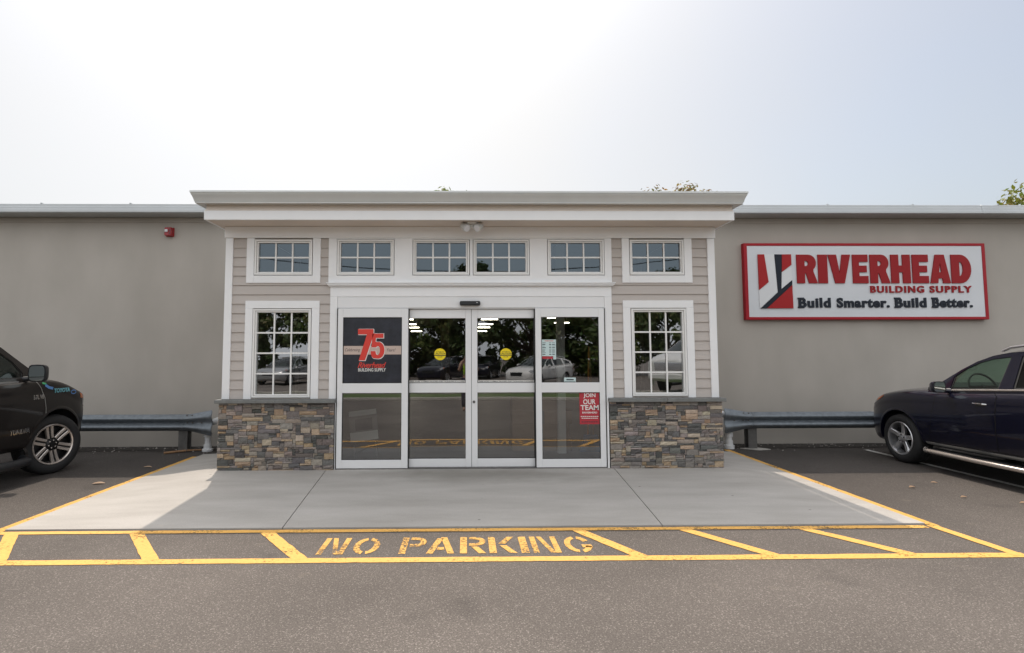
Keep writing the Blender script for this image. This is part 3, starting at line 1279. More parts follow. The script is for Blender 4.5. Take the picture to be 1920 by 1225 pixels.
for x in (-3.36, -2.30, -1.2, .05, 1.25, 2.35, 3.40):     # lapped joints of the gutter lengths
    b = MB()
    pts = [(dd + .0015, z) for dd, z in gp[2:11]]
    b.grid([[(x - .006, BY - p, z) for p, z in pts], [(x + .006, BY - p, z) for p, z in pts]])
    b.build('gutter_joint', 'gutter_metal', ev, smooth=True)
b = MB()
b.box(BX0 + .045, BX1 - .045, BY + .045, WALL_Y - .001, 3.602, 3.69)
b.build('roof', 'roof_membrane', ev)

# stone base


def veneer(mb, u0, u1, z0, z1, put, seed):
    """irregular ledge stones laid in courses; put(u, out, z) gives the point"""
    random.seed(seed)
    rh, cw = .0262, .021
    nr, nc = int(round((z1 - z0) / rh)), int(round((u1 - u0) / cw))
    rh, cw = (z1 - z0) / nr, (u1 - u0) / nc
    occ = [[False] * nc for _ in range(nr)]
    TONES = [((.050, .053, .054), 3), ((.082, .085, .086), 4), ((.125, .125, .124), 4), ((.19, .175, .165), 6), ((.245, .215, .195), 7),
             ((.30, .255, .215), 4), ((.38, .285, .19), 4), ((.31, .215, .135), 3), ((.40, .335, .26), 2), ((.145, .125, .115), 3)]
    bag = [t for t, n in TONES for _ in range(n)]
    for r in range(nr):
        c = 0
        while c < nc:
            if occ[r][c]:
                c += 1
                continue
            h = random.choice((1, 1, 1, 1, 2, 2, 2, 2, 3))
            wd = random.choice((2, 3, 4, 5, 5, 6, 7, 8, 9, 11, 13)) if h < 3 else random.choice((4, 5, 6, 7, 8))
            h = min(h, nr - r)
            e = c
            while e < nc and e - c < wd and not occ[r][e]:
                e += 1
            if nc - e == 1 and not occ[r][nc - 1]: e = nc
            for rr in range(r, r + h):
                for q in range(c, e):
                    if rr > r and occ[rr][q]:
                        h = min(h, rr - r)
            for rr in range(r, r + h):
                for q in range(c, e):
                    occ[rr][q] = True
            a, b2 = u0 + c * cw + .0022, u0 + e * cw - .0022
            lo, hi = z0 + r * rh + .002, z0 + (r + h) * rh - .002
            out = random.uniform(.010, .026)
            j = lambda m=.006: random.uniform(-m, m)
            t = random.choice(bag)
            f = 1.12 * random.uniform(.82, 1.18)
            col = tuple(clamp((k * .80 + mean_ * .20) * f * random.uniform(.96, 1.04)) for k, mean_ in zip(t, (.20, .175, .15)))
            nx, nzz = max(1, int((b2 - a) / .06)), max(1, int((hi - lo) / .045))
            n2 = 2
            rows = []
            for iz in range(n2 + 1):
                rw = []
                for ix in range(nx + 2):
                    uu = a + (b2 - a) * ix / (nx + 1)
                    zz = lo + (hi - lo) * iz / n2
                    edge = ix in (0, nx + 1) or iz in (0, n2)
                    jit = (j(.0016), j(.0016)) if edge else (j(.004), j(.004))
                    rw.append(put(uu + jit[0], out + j(.0055) - (.006 if edge else 0), zz + jit[1]))
                rows.append(rw)
            V = mb.grid(rows, c=col)
            rim = V[0] + [r_[-1] for r_ in V[1:]] + V[-1][-2::-1] + [r_[0] for r_ in V[-2:0:-1]]
            pts = [v.co.copy() for v in rim]
            bot, left = put(a, 0, lo), None
            uz = []
            idx = [(ix, 0) for ix in range(nx + 2)] + [(nx + 1, iz) for iz in range(1, n2 + 1)] + [(ix, n2) for ix in range(nx, -1, -1)] + [(0, iz) for iz in range(n2 - 1, 0, -1)]
            back = [mb.bm.verts.new(put(a + (b2 - a) * i_ / (nx + 1), 0, lo + (hi - lo) * z_ / n2)) for i_, z_ in idx]
            fs = []
            for k in range(len(rim)):
                k2 = (k + 1) % len(rim)
                fs.append(mb.bm.faces.new((rim[k], rim[k2], back[k2], back[k])))
            mb._tone(fs, col)
            c = e


for x0, x1, side, sd_ in ((-3.305, -1.765, -1, 21), (1.945, 3.475, 1, 34)):
    b = MB()
    veneer(b, x0, x1, .055, .985, lambda u, o, z: (u, FY - .065 - o, z), sd_)
    xs_ = x0 if side < 0 else x1
    veneer(b, FY - .075, WALL_Y - .01, .055, .985, lambda u, o, z: (xs_ + side * (o - .014), u, z), sd_ + 5)
    core = b.build('stone_base', 'stone', ev, fix=True)
    q = MB()
    if side < 0:
        q.box(x0 + .004, x1 - .004, FY - .066, FY + .03, .03, .984)
        q.box(xs_ - .012, xs_ + .05, FY + .031, WALL_Y - .005, .03, .984)
    else:
        q.box(x0 + .004, x1 - .004, FY - .066, FY + .03, .03, .984)
        q.box(xs_ - .05, xs_ + .012, FY + .031, WALL_Y - .005, .03, .984)
    q.build('mortar', 'mortar', core)
    q = MB()
    cuts = [x0 - .035] + [x0 + (x1 - x0) * k / 2 for k in (1,)] + [x1 + (.02 if side < 0 else .035)]
    if side > 0: cuts[0] = x0 - .02
    for a, c_ in zip(cuts[:-1], cuts[1:]):
        q.box(a + .0015, c_ - .0015, FY - .145, FY - .004, .987, 1.034)
    if side < 0: q.box(x0 - .035, x0 + .012, FY - .0035, WALL_Y - .003, .987, 1.034)
    else: q.box(x1 - .012, x1 + .035, FY - .0035, WALL_Y - .003, .987, 1.034)
    q.build('stone_cap', 'bluestone', ev, bevel=.004)

# door surround, ledge and transom band
b = MB()
b.box(-1.852, -1.752, FY - .028, FY + .03, 1.036, 2.42)
b.box(-1.758, -1.7525, FY - .06, FY + .03, .10, 1.035)
b.box(1.912, 2.012, FY - .028, FY + .03, 1.036, 2.42)
b.box(1.9125, 1.938, FY - .06, FY + .03, .10, 1.035)
b.box(-1.852, 2.012, FY - .028, FY + .03, 2.4205, 2.56)
b.build('door_casing', 'white_trim', ev, bevel=.003)
b = MB()
b.box(-1.872, 2.032, FY - .060, FY + .02, 2.561, 2.578)
b.box(-1.885, 2.047, FY - .078, FY + .02, 2.5785, 2.600)
b.box(-1.90, 2.06, FY - .088, FY + .02, 2.6005, 2.612)
b.build('door_ledge', 'white_trim', ev, bevel=.003)
b = MB()
pierced(b, -1.882, 2.022, 2.6125, 3.2335, FY - .026, FY + .03, TOPEN)
b.build('transom_band', 'white_trim', ev)


def window(x0, x1, z0, z1, gx0, gx1, gz0, gz1, nx, nz, glass, casing=None, label=None):
    f = MB()
    f.ring(x0 + .008, x1 - .008, z0 + .008, z1 - .008, x0 + .030, x1 - .030, z0 + .030, z1 - .030, FY - .034, FY + .06)
    fr = f.build('window', 'white_vinyl', ev)
    if label: fr['label'] = label
    q = MB()
    q.ring(x0 + .033, x1 - .033, z0 + .033, z1 - .033, gx0, gx1, gz0, gz1, FY - .018, FY + .05)
    q.build('sash', 'white_vinyl', fr, bevel=.002)
    q = MB()
    for k in range(1, nx):
        x = gx0 + (gx1 - gx0) * k / nx
        q.box(x - .0105, x + .0105, FY + .004, FY + .016, gz0, gz1)
    for k in range(1, nz):
        z = gz0 + (gz1 - gz0) * k / nz
        xs = [gx0] + [gx0 + (gx1 - gx0) * i / nx for i in range(1, nx)] + [gx1]
        for i in range(nx):
            q.box(xs[i] + (.0106 if i else 0), xs[i + 1] - (.0106 if i < nx - 1 else 0), FY + .004, FY + .016, z - .0105, z + .0105)
    q.build('grille', 'white_vinyl', fr)
    q = MB()
    q.face([(gx0 - .01, FY + .020, gz0 - .01), (gx1 + .01, FY + .020, gz0 - .01), (gx1 + .01, FY + .020, gz1 + .01), (gx0 - .01, FY + .020, gz1 + .01)])
    q.build('pane', glass, fr, fix=False)
    if casing:
        q = MB()
        for bx in casing:
            q.box(bx[0], bx[1], FY - .030, FY - .0005, bx[2], bx[3])
        q.build('casing', 'white_trim', fr, bevel=.003)
    return fr


for o, gl in ((OPEN[0], (-2.845, -2.155, 2.765, 3.168)), (OPEN[2], (2.315, 2.985, 2.765, 3.172))):
    x0, x1, z0, z1 = o
    window(x0, x1, z0, z1, *gl, 3, 2, 'transom_glass',
           [(x0 - .103, x0, 2.612, 3.2335), (x1, x1 + .107, 2.612, 3.2335), (x0 + .0005, x1 - .0005, 2.612, z0)])
for o in TOPEN:
    window(*o, o[0] + .052, o[1] - .055, 2.765, 3.172, 3, 2, 'transom_glass')
for o, gl in ((OPEN[1], (-2.846, -2.148, 1.098, 2.208)), (OPEN[3], (2.322, 2.986, 1.104, 2.208))):
    x0, x1, z0, z1 = o
    window(x0, x1, z0, z1, *gl, 3, 4, 'window_glass',
           [(x0 - .103, x0, 1.036, 2.2625), (x1, x1 + .103, 1.036, 2.2625), (x0 - .103, x1 + .103, 2.263, 2.366)])

# sliding doors
b = MB()
b.box(-1.750, 1.910, FY - .022, FY + .12, 2.268, 2.4195)
b.box(-1.749, 1.909, FY - .010, FY + .10, 2.2550, 2.2675)
b.build('door_header', 'door_metal', ev, bevel=.003)


def leaf(name, x0, x1, gx0, gx1, yf, zt, upper, lower):
    """aluminium door leaf with two glazed panels"""
    f = MB()
    y0, y1 = yf, yf + .045
    z0 = .112
    f.box(x0, gx0, y0, y1, z0, zt)
    f.box(gx1, x1, y0, y1, z0, zt)
    for a, c_ in ((z0, lower[0]), (lower[1], upper[0]), (upper[1], zt)):
        f.box(gx0 + .0004, gx1 - .0004, y0 + .0015, y1 - .001, a, c_)
    dr = f.build(name, 'door_metal', ev, bevel=.0025)
    for nm, (a, c_) in (('upper_pane', upper), ('lower_pane', lower)):
        q = MB()
        q.face([(gx0 - .004, yf + .020, a - .004), (gx1 + .004, yf + .020, a - .004), (gx1 + .004, yf + .020, c_ + .004), (gx0 - .004, yf + .020, c_ + .004)])
        q.build(nm, 'door_glass', dr, fix=False)
    q = MB()       # black gasket round each pane
    for a, c_ in (upper, lower):
        q.ring(gx0 + .0006, gx1 - .0006, a + .001, c_ - .001, gx0 + .007, gx1 - .007, a + .007, c_ - .007, yf + .008, yf + .018)
    q.build('gasket', 'rubber', dr)
    return dr


leaf('side_panel', -1.738, -.782, -1.668, -.868, FY - .045, 2.256, (1.243, 2.138), (.222, 1.112))
leaf('side_panel', .952, 1.898, 1.032, 1.822, FY - .045, 2.256, (1.246, 2.138), (.222, 1.112))
p2 = leaf('sliding_door', -.872, .076, -.785, -.002, FY + .022, 2.250, (1.240, 2.128), (.222, 1.110))
p3 = leaf('sliding_door', .082, 1.03, .160, .942, FY + .022, 2.250, (1.240, 2.128), (.222, 1.110))
q = MB()
q.lathe([(.018, FY + .023), (.018, FY + .010), (.010, FY + .008), (.010, FY + .006)], 16, 'y', org=(.112, 0, .985))
q.build('lock', 'post_steel', p3, smooth=True)
b = MB()
b.box(-1.748, 1.908, FY - .05, FY + .12, .094, .111)
b.build('threshold', 'post_steel', ev)
b = MB()
b.box(-.779, -.770, FY - .03, FY + .019, .112, 2.25)
b.box(.940, .949, FY - .03, FY + .019, .112, 2.25)
b.box(.0765, .0815, FY + .03, FY + .06, .112, 2.25)
b.box(-1.7515, -1.7385, FY - .04, FY - .01, .112, 2.256)
b.box(1.8985, 1.9115, FY - .04, FY - .01, .112, 2.256)
b.build('weather_strip', 'rubber', ev)

# ================================================================== THINGS ON THE ENTRANCE
se = thing('door_sensor', 'slim black motion sensor on the white header above the sliding doors', 'sensor', (.06, FY - .023, 2.30))
b = MB(); b.box(-.08, .20, FY - .085, FY - .0225, 2.297, 2.357); b.build('housing', 'black_plastic', se, bevel=.012, smooth=True)
b = MB(); b.lathe([(.007, FY - .089), (.007, FY - .0855)], 14, 'y', org=(.155, 0, 2.334)); b.build('indicator', 'lens_white', se)

fl = thing('floodlight', 'white twin-head floodlight under the eave above the entrance', 'light', (.085, 7.60, 3.39))
b = MB(); b.box(.025, .145, 7.55, 7.67, 3.366, 3.389); b.tube([(.085, 7.61, 3.366), (.085, 7.61, 3.33)], .022, 12)
b.build('base', 'white_vinyl', fl, bevel=.004)
for s_ in (-1, 1):
    c0 = Vector((.085 + s_ * .095, 7.585, 3.330))
    ax = Vector((-s_ * .55, -.62, -.56)).normalized()
    b = MB()
    pts = [c0 - ax * .065, c0 - ax * .055, c0 - ax * .02, c0 + ax * .035, c0 + ax * .055, c0 + ax * .056]
    b.tube(pts, [.026, .038, .048, .053, .053, .046], 20)
    b.tube([c0 - ax * .04, (.085, 7.61, 3.34)], .012, 8)
    hd = b.build('lamp_head', 'gutter_metal', fl, smooth=True)
    b = MB(); b.tube([c0 + ax * .0565, c0 + ax * .059], [.045, .042], 20); b.build('lens', 'lens_white', hd, smooth=True)

al = thing('fire_alarm', 'small red fire alarm strobe with white lens high on the stucco wall', 'alarm', (-5.35, WALL_Y, 3.85))
b = MB(); b.box(-5.425, -5.275, WALL_Y - .02, WALL_Y, 3.765, 3.935)
b.box(-5.415, -5.285, WALL_Y - .10, WALL_Y - .0205, 3.775, 3.925); b.build('housing', 'red_device', al, bevel=.014, smooth=True)
b = MB(); b.box(-5.40, -5.345, WALL_Y - .125, WALL_Y - .1005, 3.835, 3.885); b.build('strobe_lens', 'lens_white', al, bevel=.008)
b = MB()
for k in range(4): b.box(-5.33, -5.298, WALL_Y - .105, WALL_Y - .1003, 3.80 + k * .028, 3.812 + k * .028)
b.build('horn_grille', 'ink', al)

# posters and stickers on the doors
PY = FY - .045 + .0195      # just in front of the side-panel glass
DYY = FY + .022 + .0195
po = thing('window_poster', 'black anniversary poster with a big red 75 and a tan stripe', 'poster', (-1.268, PY, 1.25))
b = MB(); b.box(-1.660, -.876, PY - .002, PY - .0005, 1.251, 2.130); b.build('sheet', 'poster_black', po)
b = MB(); b.box(-1.659, -.877, PY - .003, PY - .0022, 1.632, 1.748); b.build('stripe', 'poster_tan', po)


def seventyfive(mb, dx, dz, y, d=.001, grow=0.0):
    s75 = [(-1.467, 1.978), (-1.262, 1.978), (-1.255, 1.968), (-1.255, 1.90), (-1.368, 1.552), (-1.452, 1.552), (-1.345, 1.905), (-1.467, 1.905)]
    add_poly(mb, [s75], lambda c: (c.x + dx, y - (c.z + .5) * d, c.y + dz))
    five = ([(-1.258, 1.916), (-1.120, 1.916), (-1.120, 1.857), (-1.222, 1.857), (-1.226, 1.805)]
            + arc(-1.185, 1.690, .080, .113, 100, -90, 14)
            + [(-1.205, 1.577)] + arc(-1.235, 1.66, .055, .083, 250, 180, 6)
            + [(-1.290, 1.678), (-1.226, 1.678)] + arc(-1.198, 1.655, .024, .03, 200, 330, 6)
            + arc(-1.195, 1.690, .030, .055, -20, 140, 10) + [(-1.222, 1.728), (-1.282, 1.728), (-1.268, 1.916)])
    add_poly(mb, [five], lambda c: (c.x + dx, y - (c.z + .5) * d, c.y + dz))


b = MB()
for dx, dz in ((.009, -.009), (.009, .004), (.009, -.003), (.003, -.009)):
    seventyfive(b, dx, dz, PY - .0032 - abs(dx * 7 + dz) * .002, .0002)
b.build('numeral_shadow', 'poster_white', po)
b = MB(); seventyfive(b, 0, 0, PY - .0048, .0006); b.build('numerals', 'poster_red', po)
b = MB()
text_into(b, 'Celebrating', -1.640, -1.435, 1.662, 1.716, PY - .0034, 0, .0, .35)
b.build('script_lettering', 'ink', po)
b = MB()
text_into(b, 'Years!', -1.070, -.955, 1.672, 1.714, PY - .0034, 0, .0, .35)
b.build('script_lettering', 'ink', po)
b = MB(); text_into(b, 'Riverhead', -1.465, -1.082, 1.452, 1.528, PY - .0034, 0, .012, .38, .92)
b.build('name_lettering', 'poster_red', po)
b = MB(); text_into(b, 'BUILDING SUPPLY', -1.458, -1.085, 1.402, 1.447, PY - .0034, 0, .02); b.build('supply_lettering', 'poster_white', po)

for x, side in ((-.353, 'door beside the black poster'), (.553, 'door with the small lock')):
    st = thing('door_sticker', f'round yellow caution sticker on the sliding {side}', 'sticker', (x, DYY, 1.63), group='caution stickers on the doors')
    b = MB(); b.lathe([(.081, DYY - .0005), (.081, DYY - .0015)], 36, 'y', org=(x, 0, 1.632)); b.build('disc', 'sticker_yellow', st)
    b = MB()
    text_into(b, 'AUTOMATIC', x - .056, x + .056, 1.658, 1.672, DYY - .002, 0, .01)
    text_into(b, 'CAUTION', x - .083, x + .083, 1.631, 1.652, DYY - .002, 0, .02)
    b.box(x - .081, x + .081, DYY - .0022, DYY - .0016, 1.612, 1.624)
    text_into(b, 'DOOR', x - .034, x + .034, 1.590, 1.604, DYY - .002, 0, .015)
    b.build('lettering', 'ink', st)
for x0, x1, side in ((-.778, -.010, 'door beside the black poster'), (.168, .936, 'door with the small lock')):
    st = thing('door_notice', f'narrow white notice strip along the rail of the sliding {side}', 'notice', ((x0 + x1) / 2, DYY, 1.245), group='notice strips on the doors')
    b = MB(); b.box(x0, x1, DYY - .0015, DYY - .0005, 1.243, 1.276); b.build('strip', 'poster_white', st)
    b = MB(); text_into(b, 'THESE DOORS TO REMAIN UNLOCKED WHEN THE BUILDING IS OCCUPIED', x0 + .01, x1 - .01, 1.252, 1.269, DYY - .002, 0, .012)
    b.build('lettering', 'ink', st)

hs = thing('hours_sign', 'pale opening hours sign with a red heading stuck to the door glass', 'sign', (1.14, PY, 1.56))
b = MB(); b.box(1.040, 1.236, PY - .002, PY - .0005, 1.604, 1.830); b.box(1.196, 1.236, PY - .002, PY - .0005, 1.558, 1.6035); b.build('sheet', 'poster_pale', hs)
b = MB(); text_into(b, 'STORE HOURS', 1.08, 1.20, 1.804, 1.820, PY - .0024, 0, .02); b.build('heading', 'poster_red', hs)
b = MB()
for k in range(8):
    z = 1.786 - k * .0225
    bw_ = .005 + (.005 if k % 2 else 0)
    for a, c_ in ((1.048, 1.095 - .006 * (k % 3)), (1.140, 1.170), (1.182, 1.220)):
        b.box(a, c_, PY - .0026, PY - .0021, z - bw_ / 2, z + bw_ / 2)
b.build('printed_lines', 'ink', hs)
b = MB(); b.box(1.045, 1.19, PY - .002, PY - .0005, 1.566, 1.600); b.build('lower_strip', 'poster_crimson', hs)

sn = thing('door_sign', 'small pale notice on the glass just above the red poster', 'notice', (1.42, PY, 1.25))
b = MB(); b.box(1.340, 1.500, PY - .002, PY - .0005, 1.250, 1.312); b.build('sheet', 'poster_pale', sn)
b = MB(); b.box(1.372, 1.470, PY - .0026, PY - .0021, 1.276, 1.292); b.box(1.35, 1.49, PY - .0026, PY - .0021, 1.257, 1.261); b.build('printed_lines', 'ink', sn)

jo = thing('recruiting_poster', 'red JOIN OUR TEAM poster with white lettering low on the door glass', 'poster', (1.68, PY, .68))
b = MB(); b.box(1.545, 1.818, PY - .002, PY - .0005, .682, 1.108); b.build('sheet', 'poster_crimson', jo)
b = MB()
text_into(b, 'JOIN', 1.60, 1.765, 1.030, 1.098, PY - .0024, 0, .025)
text_into(b, 'OUR', 1.595, 1.765, .950, 1.018, PY - .0024, 0, .025)
text_into(b, 'TEAM', 1.558, 1.806, .872, .940, PY - .0024, 0, .025)
text_into(b, 'RIVERHEAD', 1.605, 1.785, .826, .850, PY - .0024, 0, .03)
b.box(1.582, 1.598, PY - .0026, PY - .0021, .826, .850)
for z, a, c_ in ((.786, 1.560, 1.805), (.762, 1.572, 1.795)):
    for k in range(9):
        xx = a + (c_ - a) * k / 9
        b.box(xx, xx + (c_ - a) / 9 * .78, PY - .0026, PY - .0021, z - .005, z + .005)
b.build('lettering', 'poster_white', jo)
b = MB()
for k in range(7):
    xx = 1.57 + .225 * k / 7
    b.box(xx, xx + .026, PY - .0026, PY - .0021, .708, .718)
b.build('printed_lines', 'ink', jo)

# ================================================================== BIG WALL SIGN
sg = thing('wall_sign', 'large white store sign with a red frame, raised red letters and angular emblem', 'sign', (7.25, WALL_Y, 2.25))
SY = 10.255
b = MB()
b.ring(5.034, 9.462, 2.238, 3.627, 5.094, 9.404, 2.286, 3.580, 10.24, WALL_Y)
b.build('frame', 'red_sign', sg, bevel=.004)
b = MB(); b.box(5.0945, 9.4035, SY, WALL_Y - .002, 2.2865, 3.5795); b.build('panel', 'sign_white', sg)
mp = lambda y0, dp: (lambda c: (c.x, y0 - (c.z + .5) * dp, c.y))
b = MB()
add_poly(b, [[(5.283, 3.421), (5.398, 3.421), (5.461, 2.917), (5.286, 2.775)]], mp(SY, .035))
add_poly(b, [[(5.722, 3.421), (5.889, 3.421), (5.889, 3.233), (5.711, 3.1)]], mp(SY, .035))
add_poly(b, [[(5.889, 2.862), (5.892, 2.443), (5.417, 2.443)]], mp(SY, .035))
em = b.build('emblem', 'red_bright', sg)
b = MB()
add_poly(b, [[(5.589, 3.421), (5.719, 3.421), (5.706, 3.09), (5.690, 2.787), (5.892, 2.949), (5.889, 2.868), (5.408, 2.441), (5.305, 2.440), (5.627, 2.732)]], mp(SY, .030))
b.build('dark_stroke', 'navy_letter', em)
b = MB()
add_poly(b, [[(5.286, 2.772), (5.464, 2.914), (5.403, 3.421), (5.584, 3.421), (5.622, 2.734), (5.289, 2.44)]], mp(SY, .020))
add_poly(b, [[(5.709, 3.095), (5.891, 3.228), (5.891, 2.953), (5.694, 2.795)]], mp(SY, .020))
b.build('pale_stroke', 'sign_white_raised', em)

# heavy capitals, unit box
HV = {
    'R': [[(0, 0), (.40, 0), (.40, .34), (.46, .34), (.60, 0), (1.04, 0), (.83, .41)] + arc(.58, .71, .40, .29, -50, 90, 10) + [(0, 1)],
          [(.40, .60), (.40, .78)] + arc(.46, .69, .13, .09, 90, -90, 6)],
    'I': [[(0, 0), (1, 0), (1, 1), (0, 1)]],
    'V': [[(.28, 0), (.72, 0), (1.04, 1), (.64, 1), (.50, .34), (.36, 1), (-.04, 1)]],
    'E': [[(0, 0), (1, 0), (1, .255), (.42, .255), (.42, .385), (.92, .385), (.92, .615), (.42, .615), (.42, .745), (1, .745), (1, 1), (0, 1)]],
    'H': [[(0, 0), (.40, 0), (.40, .38), (.60, .38), (.60, 0), (1, 0), (1, 1), (.60, 1), (.60, .62), (.40, .62), (.40, 1), (0, 1)]],
    'A': [[(-.05, 0), (.36, 0), (.39, .17), (.61, .17), (.64, 0), (1.05, 0), (.74, 1), (.26, 1)], [(.435, .385), (.50, .74), (.565, .385)]],
    'D': [[(0, 0), (.45, 0)] + arc(.45, .5, .55, .5, -90, 90, 16) + [(0, 1)],
          [(.40, .255), (.40, .745)] + arc(.44, .5, .15, .245, 90, -90, 10)],
}
b = MB()
for ch, x0, x1 in (('R', 5.985, 6.345), ('I', 6.375, 6.545), ('V', 6.575, 6.955), ('E', 7.005, 7.285), ('R', 7.325, 7.672), ('H', 7.708, 8.062),
                   ('E', 8.100, 8.392), ('A', 8.44, 8.775), ('D', 8.815, 9.178)):
    add_poly(b, [[(x0 + p[0] * (x1 - x0), 2.895 + p[1] * .522) for p in sp] for sp in HV[ch]], mp(SY, .032))
b.build('name_lettering', 'red_letter', sg)
for wd, x0, x1 in (('BUILDING', 7.315, 8.295), ('SUPPLY', 8.40, 9.172)):
    b = MB()
    text_into(b, wd, x0, x1, 2.722, 2.848, SY, .03, .030, 0, 1.22)
    b.build('supply_lettering', 'red_letter', sg)
for wd, x0, x1, dl in (('Build', 5.995, 6.578, 0), ('Smarter.', 6.690, 7.650, 0), ('Build', 7.752, 8.325, 0), ('Better.', 8.435, 9.170, 0)):
    b = MB()
    text_into(b, wd, x0, x1, 2.452, 2.632, SY, .028, .042, 0, 1.13)
    if wd[0] == 'B':          # slab serifs on the stem
        b.box(x0 - .012, x0 + .10, SY - .0275, SY - .001, 2.447, 2.477)
        b.box(x0 - .012, x0 + .10, SY - .0275, SY - .001, 2.606, 2.636)
    b.build('slogan_lettering', 'navy_letter', sg)

# the sign stands 10 cm off the wall: flatten the pieces towards the wall, keeping their outlines in proportion
KX = (WALL_Y - .62 * (WALL_Y - 10.24)) / 10.24
for o_ in list(sg.children) + [c_ for ch_ in sg.children for c_ in ch_.children]:
    for v_ in o_.data.vertices:
        wx, wy, wz = v_.co.x + 7.25, v_.co.y + WALL_Y, v_.co.z + 2.25
        v_.co = (wx * KX - 7.25, -.62 * (WALL_Y - wy), CAM_H + (wz - CAM_H) * KX - 2.25)

# ================================================================== GUARDRAILS


def guardrail(label, side, xin, xout, plate):
    """W-beam with a flared end shoe near the entrance; side=-1 left, +1 right"""
    yb = 9.90
    gr = thing('guardrail', label, 'guardrail', (xin, yb, 0), group='guardrails along the store wall')

    def prof(t, e):
        """t 0..1 down the face, e = 0 plain beam .. 1 flat flared end"""
        z = .632 - .275 * t
        yy = -.083 * (.5 - .5 * cos(4 * pi * t)) ** .75
        zf = .705 - .44 * t
        yf = -.050 * (.5 - .5 * cos(4 * pi * t))
        return yb + yy * (1 - e) + yf * e, z * (1 - e) + zf * e
    NT = 28
    b = MB()
    st = [xout + (xin + side * .38 - xout) * k / 30 for k in range(31)]
    b.grid([[(x, *prof(j / NT, 0)) for j in range(NT + 1)] for x in st])
    bmn = b.build('beam', 'galvanised', gr, smooth=True, fix=False, angle=60)
    sol = bmn.modifiers.new('thickness', 'SOLIDIFY'); sol.thickness = .004
    b = MB()
    rows = []
    for k in range(19):
        e = k / 18
        x = xin + side * .47 * (1 - e)
        ee = clamp((e - .15) / .85)
        rows.append([(x + (side * .03 * (abs(j / NT - .5) * 2) ** 8 if k == 18 else 0), prof(j / NT, ee)[0] - .004, prof(j / NT, ee)[1]) for j in range(NT + 1)])
    b.grid(rows)
    sh = b.build('end_shoe', 'galvanised', gr, smooth=True, fix=False, angle=60)
    sol = sh.modifiers.new('thickness', 'SOLIDIFY'); sol.thickness = .004
    for dx in (.18, .33, .42):
        for t in (.06, .5):
            yy, z = prof(t, 0)
            b = MB()
            b.lathe([(.013, yy - .012), (.013, yy - .024), (.006, yy - .027)], 8, 'y', org=(xin + side * dx, 0, z))
            b.build('bolt', 'post_steel', gr)
    xs = [xin + side * .50] + [xin + side * (.50 + 3.81 * k) for k in (1, 2, 3)]
    for x in xs:
        if abs(x) > abs(xout): continue
        b = MB()
        b.box(x - .075, x + .075, yb + .012, yb + .026, .0, .60)
        b.box(x - .075, x + .075, yb + .150, yb + .164, .0, .60)
        b.box(x - .006, x + .006, yb + .0262, yb + .1498, .0, .60)
        b.box(x - side * .10 - .002, x - side * .10 + .004, yb + .012, yb + .16, 0, .6) if False else None
        b.build('post', 'post_steel', gr, bevel=.002)
    if plate:
        b = MB()
        x = xs[0]
        b.prism([(x - .20, yb + .06), (x + .02, yb - .14), (x + .26, yb - .07), (x + .12, yb + .12)], 'z', .004, .016)
        b.build('footing', 'kerb_stone', gr)
    return gr


guardrail('galvanised guardrail with a flared end running in front of the pickup', -1, -4.27, -10.2, False)
guardrail('galvanised guardrail with a flared end running below the store sign to the navy car', 1, 4.41, 12.2, True)

# white drain pipes next to the entrance
dp = thing('drain_pipe', 'white plastic drain pipe with an angled feed at the pickup guardrail end', 'pipe', (-4.40, 10.03, 0), group='drain pipes beside the entrance')
b = MB()
b.tube([(-4.40, 10.03, 0.02), (-4.40, 10.03, .40), (-4.36, 10.03, .47), (-3.34, 10.03, .88)], .052, 16)
b.build('pipe', 'pvc', dp, smooth=True)
b = MB()
b.lathe([(.066, .0), (.090, .0), (.090, .035), (.066, .045), (.066, .11)], 20, 'z', org=(-4.40, 10.03, 0))
b.lathe([(.053, .24), (.068, .24), (.068, .31), (.053, .31)], 20, 'z', org=(-4.40, 10.03, 0))
b.build('collar', 'pvc', dp, smooth=True)
dp = thing('drain_pipe', 'white plastic drain pipe at the end of the guardrail below the store sign', 'pipe', (4.545, 10.02, 0), group='drain pipes beside the entrance')
b = MB()
b.tube([(4.545, 10.02, 0.02), (4.545, 10.02, .50), (4.50, 10.02, .57), (3.52, 10.02, .9)], .052, 16)
b.build('pipe', 'pvc', dp, smooth=True)
b = MB()
b.lathe([(.066, .0), (.090, .0), (.090, .06), (.066, .065), (.066, .14)], 20, 'z', org=(4.545, 10.02, 0))
b.lathe([(.053, .20), (.068, .20), (.068, .27), (.053, .27)], 20, 'z', org=(4.545, 10.02, 0))
b.build('collar', 'pvc', dp, smooth=True)

# ================================================================== SMALL LITTER
sk = MB(); sk.tube([(-4.98, 9.72, .018), (-4.85, 9.82, .022), (-4.70, 9.93, .026), (-4.50, 10.02, .022)], [.020, .018, .016, .012], 7)
tag(sk.build('broken_stick', 'wood_stick', smooth=True), 'brown broken stick lying on the asphalt by a guardrail post', 'stick')


def litter_leaf(x, y, sx, sy, rz, label):
    b = MB()
    n = 6
    top = [(sx * (k / n - .5), sy * .5 * sin(pi * k / n) ** .8, .010 + .012 * sin(pi * k / n)) for k in range(n + 1)]
    mid = [(sx * (k / n - .5), 0, .006 + .004 * sin(pi * k / n)) for k in range(n + 1)]
    bot = [(p[0], -p[1], p[2] * .7) for p in top]
    R_ = Matrix.Rotation(rz, 3, 'Z')
    b.grid([[tuple(R_ @ Vector(p) + Vector((x, y, .002))) for p in r] for r in (top, mid, bot)], c=(.50, .34, .22))
    tag(b.build('fallen_leaf', 'leaf', fix=False), label, 'leaf', 'dry leaves on the asphalt')


